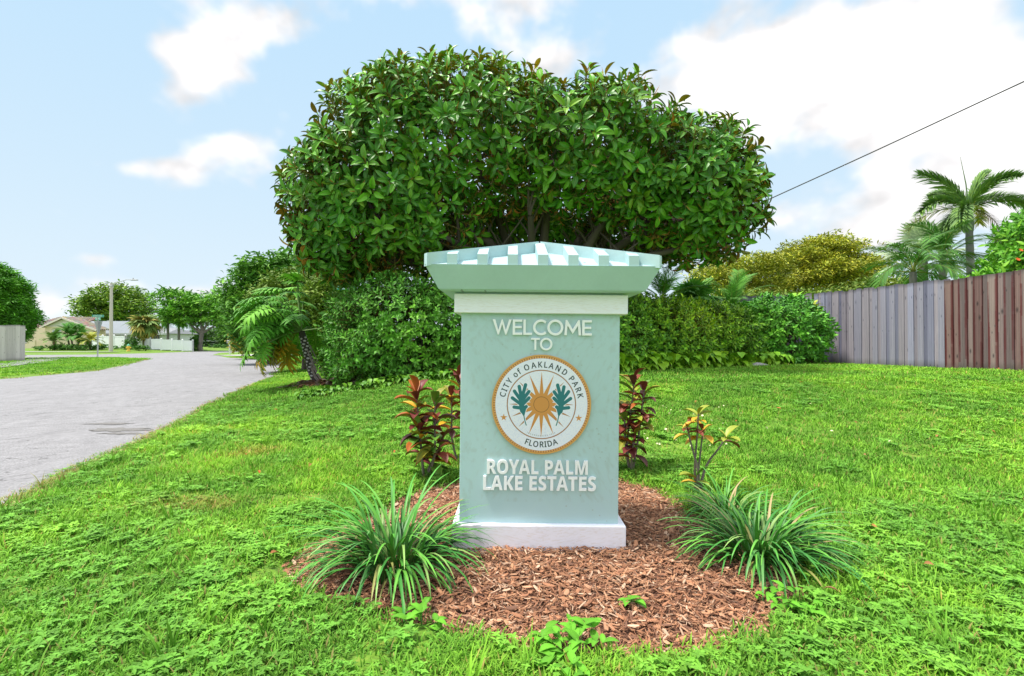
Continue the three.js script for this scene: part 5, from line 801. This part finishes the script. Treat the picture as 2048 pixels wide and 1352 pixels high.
{ // blue grey house behind the white fence, and a dark roofed house further right
  const house = (name, label, d, pxa, pxb, ridgeA, ridgeB, yRidge, yEave, wallC, roofC, wins, deep = 8) => {
    const cx = X((pxa + pxb) / 2, d), H = thing(name, label, 'house', [cx, gh(cx, d), -d]), o = H.position, k = d / FPX, px = (p) => (p - 1024) * k - o.x, py = (p) => EYE + (686 - p) * k - o.y, yE = py(yEave), yR = py(yRidge), a = px(pxa), b = px(pxb), mid = -deep / 2;
    obj('wall', box(b - a, yE + 0.3, deep, (a + b) / 2, yE / 2 - 0.15, mid), wallC, H);
    const e = 0.5, ra = px(ridgeA), rb = px(ridgeB);
    const roof = obj('roof', flatGeo([...quad(V(a - e, yE, e), V(b + e, yE, e), V(rb, yR, mid), V(ra, yR, mid)), ...quad(V(b + e, yE, -deep - e), V(a - e, yE, -deep - e), V(ra, yR, mid), V(rb, yR, mid)), [V(a - e, yE, -deep - e), V(a - e, yE, e), V(ra, yR, mid)], [V(b + e, yE, e), V(b + e, yE, -deep - e), V(rb, yR, mid)]]), roofC, H);
    obj('fascia', box(b - a + 2 * e, 0.22, 0.06, (a + b) / 2, yE - 0.08, e + 0.02), stucco(0.6, 0.62, 0.64), roof);
    for (const [p, q, w, h] of wins) { const f = obj('window', box(w, h, 0.1, px(p), py(q), 0.02), stucco(0.75, 0.75, 0.75), H); obj('pane', box(w - 0.14, h - 0.14, 0.05, px(p), py(q), 0.06), std({ color: rgb(0.06, 0.07, 0.09), roughness: 0.15 }), f); obj('glazing_bar', box(w - 0.1, 0.07, 0.04, px(p), py(q), 0.1), stucco(0.75, 0.75, 0.75), f); }
    return H;
  };
  const shingle = (r, g, b) => std({ map: noiseTexture(256, (u, v, tile) => { const k = 1 + tile(u, v, 60, 3) * 0.5 + (Math.sin(v * TAU * 40) > 0.9 ? -0.15 : 0); return [r * k, g * k, b * k]; }), roughness: 0.95 });
  house('grey_house', 'long blue grey house with pale grey roof behind the white fence', 72, 150, 335, 140, 300, 641, 667, stucco(0.42, 0.47, 0.53), shingle(0.25, 0.28, 0.31), [[200, 674, 1.6, 0.8]], 4);
  house('white_house', 'small pale house wing with dark windows behind the fan palm', 69, 282, 332, 290, 328, 655, 667, stucco(0.66, 0.68, 0.72), shingle(0.25, 0.26, 0.28), [[294, 678, 1.1, 1.3], [313, 678, 1.1, 1.3]], 6);
  house('dark_roof_house', 'low house with dark grey roof behind the street tree', 88, 325, 520, 350, 500, 660, 681, stucco(0.4, 0.4, 0.42), shingle(0.13, 0.13, 0.15), [[420, 687, 2.2, 0.9]], 6);
}
{ // white vinyl fences
  const vinyl = std({ color: rgb(0.84, 0.85, 0.9), roughness: 0.5 });
  const run = (label, pts, h, step) => {
    const T = thing('white_fence', label, 'fence', ground(pts[0][0], pts[0][1]).toArray()), o = T.position, post = box(0.13, h + 0.1, 0.13, 0, (h + 0.1) / 2 - 0.02, 0), cap = new THREE.ConeGeometry(0.12, 0.1, 4).rotateY(Math.PI / 4);
    for (let s = 0; s + 1 < pts.length; s++) {
      const A = ground(...pts[s]), B = ground(...pts[s + 1]), L = Math.hypot(B.x - A.x, B.z - A.z), n = Math.max(1, Math.round(L / step)), turn = Math.atan2(-(B.z - A.z), B.x - A.x);
      for (let k = 0; k < n; k++) {
        const q = A.clone().lerp(B, (k + 0.5) / n).sub(o), w = L / n, g = new THREE.Group(); 
        const m = obj('panel', merged([box(w - 0.12, h - 0.22, 0.04, 0, h / 2, 0), box(w - 0.1, 0.12, 0.07, 0, h - 0.06, 0), box(w - 0.1, 0.12, 0.07, 0, 0.12, 0), ...Array.from({ length: 5 }, (_, j) => box(0.03, h - 0.26, 0.05, (j - 2) * w / 5.5, h / 2, 0))]), vinyl, T, q.toArray()); m.rotation.y = turn;
        const p = A.clone().lerp(B, k / n).sub(o), ps = obj('post', post, vinyl, T, p.toArray()); obj('post_cap', cap, vinyl, ps, [0, h + 0.12, 0]);
      }
      const p = B.clone().sub(o), ps = obj('post', post, vinyl, T, p.toArray()); if (s === pts.length - 2) obj('post_cap', cap, vinyl, ps, [0, h + 0.12, 0]);
    }
  };
  run('taller white vinyl fence behind the street light pole', [[X(183, 63), 63], [X(251, 61.5), 61.5], [X(252, 66), 66]], 1.55, 2.2);
  run('low white vinyl fence along the road at the bend', [[X(272, 62), 62], [X(301, 60), 60], [X(386, 61), 61], [X(384, 66), 66]], 1.3, 1.1);
}
{ // clipped hedges by the far fence
  const fh = (label, blobs, seed, name = 'hedge') => tree(name, label, { x: blobs[0].c.x, d: -blobs[0].c.z, blobs, seed, perM2: 9, cols: [[0.035, 0.12, 0.025], [0.05, 0.16, 0.03], [0.065, 0.19, 0.035]], R: 0.25, L: 0.22, W: 0.12, n: 18, trunkH: 0.2, r0: 0.05, depth: 0.35, wob: 0.05, limbs: false, category: 'hedge' });
  fh('low dark hedge along the front of the beige house', [pb(75, 125, 693, 702, 55.5, 0.7, 3), pb(115, 165, 692, 702, 55.5, 0.7, 3), pb(160, 185, 693, 702, 55.5, 0.7, 3)], 501);
  fh('low clipped hedge between the sign post and the light pole', [pb(186, 222, 692, 701, 58, 0.6, 3)], 502);
  fh('low clipped hedge before the low white fence behind the hydrant', [pb(230, 270, 693, 701, 58, 0.6, 3), pb(262, 302, 693, 704, 57, 0.6, 3)], 503);
  fh('round clipped bush between the two white fences', [pb(252, 275, 678, 694, 59.5, 0.7, 2.5)], 504, 'shrub');
  fh('dark ferny bush at the end of the low white fence', [pb(380, 402, 675, 702, 64, 0.8)], 505, 'shrub');
  fh('low dark hedge at the far side of the road bend', [pb(410, 480, 691, 702, 76, 0.8, 3)], 506);
}

// ------------------------------------------------------------------ street furniture
const galv = std({ color: rgb(0.42, 0.43, 0.45), roughness: 0.5, metalness: 0.3 });
{ // street light
  const d = 54, x = X(222, d), T = thing('street_light', 'concrete street light pole with curved arm across the road', 'street light', ground(x, d).toArray()), k = d / FPX, hh = (702 - 566) * k;
  const conc = std({ color: rgb(0.5, 0.46, 0.42), roughness: 0.9 });
  obj('pole', new THREE.CylinderGeometry(0.13, 0.19, hh, 10).translate(0, hh / 2, 0), conc, T);
  obj('bracket', box(0.34, 0.18, 0.3, 0, hh - 0.3, 0, 0.03), galv, T);
  obj('arm', new MB().tube([V(0.1, hh - 0.15, 0), V(0.8, hh + 0.15, 0), V(1.6, hh + 0.38, 0), V(2.25, hh + 0.38, 0)], [0.05, 0.045, 0.04, 0.035], 7, [0.45, 0.46, 0.48]).geo(), M.plain, T);
  const lamp = obj('lamp_head', new RoundedBoxGeometry(0.75, 0.12, 0.3, 2, 0.05).translate(2.45, hh + 0.36, 0), galv, T); obj('photocell', new THREE.CylinderGeometry(0.06, 0.07, 0.14, 8).translate(2.35, hh + 0.5, 0), galv, lamp);
  obj('cable_clamp', box(0.3, 0.06, 0.1, -0.2, hh * 0.73, 0.1), galv, T); obj('cable_clamp', box(0.3, 0.06, 0.1, -0.2, hh * 0.45, 0.1), galv, T);
}
const bladeTex = (str) => texture(512, 128, (g, w, h) => { g.fillStyle = '#1d9a86'; g.fillRect(0, 0, w, h); g.strokeStyle = '#d8efe9'; g.lineWidth = 5; g.strokeRect(6, 6, w - 12, h - 12); g.fillStyle = '#e8f6f2'; g.textAlign = 'center'; g.textBaseline = 'middle'; g.font = 'bold 74px sans-serif'; if (str) g.fillText(str, w / 2, h / 2 + 4); else { for (let q = 0; q < 7; q++) { g.fillRect(60 + q * 58, 42, 36, 44); g.clearRect; } } });
{ // street sign with the back of a triangular sign
  const d = 37, x = X(195.5, d), T = thing('street_sign', 'metal post with green street name blades and back of a triangular sign', 'street sign', ground(x, d).toArray()), hh = (712 - 628) * d / FPX;
  obj('post', box(0.075, hh, 0.05, 0, hh / 2, 0), galv, T); obj('clamp', box(0.16, 0.05, 0.1, 0, hh * 0.495, 0), galv, T);
  const s = new THREE.Shape(); s.moveTo(-0.3, 0); s.lineTo(0.3, 0); s.lineTo(0.02, -1.0); s.lineTo(-0.02, -1.0); s.closePath();
  obj('sign_back', new THREE.ExtrudeGeometry(s, { depth: 0.012, bevelEnabled: true, bevelSize: 0.01, bevelThickness: 0.002, bevelSegments: 1 }).translate(0, hh - 0.42, -0.05), std({ color: rgb(0.38, 0.4, 0.43), roughness: 0.55 }), T);
  const teal = std({ map: bladeTex(''), roughness: 0.5 });
  const b1 = obj('name_blade', box(0.78, 0.18, 0.012), teal, T, [0.02, hh - 0.02, 0.02]); b1.rotation.y = 0.15; const b2 = obj('name_blade', box(0.6, 0.2, 0.012), teal, T, [0.0, hh - 0.24, 0.0]); b2.rotation.y = -0.35;
}
{ // street name blade showing over the left hedge
  const q = at(693, 577, 13), T = thing('street_sign', 'green street name blade peeking over the left hedge under the rubber tree', 'street sign', [q.x, gh(q.x, 13), -13]), hh = q.y - T.position.y;
  obj('post', box(0.05, hh, 0.05, 0.12, hh / 2 - 0.06, -0.05), galv, T); const b = obj('name_blade', box(0.5, 0.11, 0.006, 0, hh, 0), std({ map: bladeTex(''), roughness: 0.5 }), T); b.rotation.set(0, 0.0, 0.0);
}
{ // hydrant
  const d = 55, x = X(257, d), T = thing('fire_hydrant', 'small yellow fire hydrant with green cap on the far verge', 'hydrant', ground(x, d).toArray()), yl = std({ color: rgb(0.75, 0.48, 0.06), roughness: 0.5 }), gr = std({ color: rgb(0.1, 0.4, 0.25), roughness: 0.5 });
  obj('barrel', new THREE.LatheGeometry([[0.19, 0], [0.19, 0.06], [0.13, 0.08], [0.13, 0.5], [0.17, 0.52], [0.17, 0.57], [0.1, 0.6]].map(([a, b]) => new THREE.Vector2(a, b)), 14), yl, T);
  obj('bonnet', new THREE.LatheGeometry([[0.16, 0.575], [0.15, 0.68], [0.09, 0.76], [0.035, 0.78], [0.03, 0.85], [0, 0.85]].map(([a, b]) => new THREE.Vector2(a, b)), 14), gr, T);
  for (const s of [-1, 1]) obj('nozzle', new THREE.CylinderGeometry(0.065, 0.075, 0.14, 10).rotateZ(Math.PI / 2).translate(s * 0.19, 0.4, 0), yl, T); obj('nozzle', new THREE.CylinderGeometry(0.085, 0.09, 0.14, 10).rotateX(Math.PI / 2).translate(0, 0.4, 0.18), yl, T);
}
{ // mailbox
  const d = 48, x = X(460, d), T = thing('mailbox', 'white post mailbox on the verge at the road bend', 'mailbox', ground(x, d).toArray()), w = std({ color: rgb(0.65, 0.65, 0.65), roughness: 0.6 });
  obj('post', box(0.14, 1.0, 0.14, 0, 0.5, 0), w, T); const s = new THREE.Shape(); s.moveTo(-0.14, 0); s.lineTo(0.14, 0); s.lineTo(0.14, 0.16); s.absarc(0, 0.16, 0.14, 0, Math.PI); s.closePath(); obj('box_body', new THREE.ExtrudeGeometry(s, { depth: 0.5, bevelEnabled: false }).rotateY(Math.PI / 2).translate(-0.25, 1.0, 0), std({ color: rgb(0.3, 0.3, 0.32), roughness: 0.5 }), T);
}
{ // pale stone at the foot of the hedge
  const q = ground(5.35, 11.0), g = new THREE.IcosahedronGeometry(0.16, 2), p = g.attributes.position; for (let k = 0; k < p.count; k++) { const w = 1 + 0.5 * perlin.noise(p.getX(k) * 9, p.getY(k) * 9, p.getZ(k) * 9); p.setXYZ(k, p.getX(k) * w * 1.7, p.getY(k) * w * 0.35, p.getZ(k) * w); } g.computeVertexNormals();
  tag(obj('stone', g, concrete, scene, [q.x, q.y + 0.04, q.z]), 'flat pale grey stone lying at the foot of the right hedge', 'stone');
}
{ // overhead wire
  const b = at(1522, 406, 19), c = at(2048, 163, 13.5), m = b.clone().lerp(c, 0.5).add(V(0, -0.02, 0)), a = b.clone().add(b.clone().sub(c).multiplyScalar(0.5)), e = c.clone().add(c.clone().sub(b).multiplyScalar(0.6)), cv = new THREE.CatmullRomCurve3([a, b, m, c, e]);
  tag(obj('overhead_wire', new THREE.TubeGeometry(cv, 60, 0.02, 6), std({ color: rgb(0.05, 0.05, 0.055), roughness: 0.7 })), 'single dark overhead wire slanting up to the right across the sky', 'wire');
}
renderer.render(scene, camera);
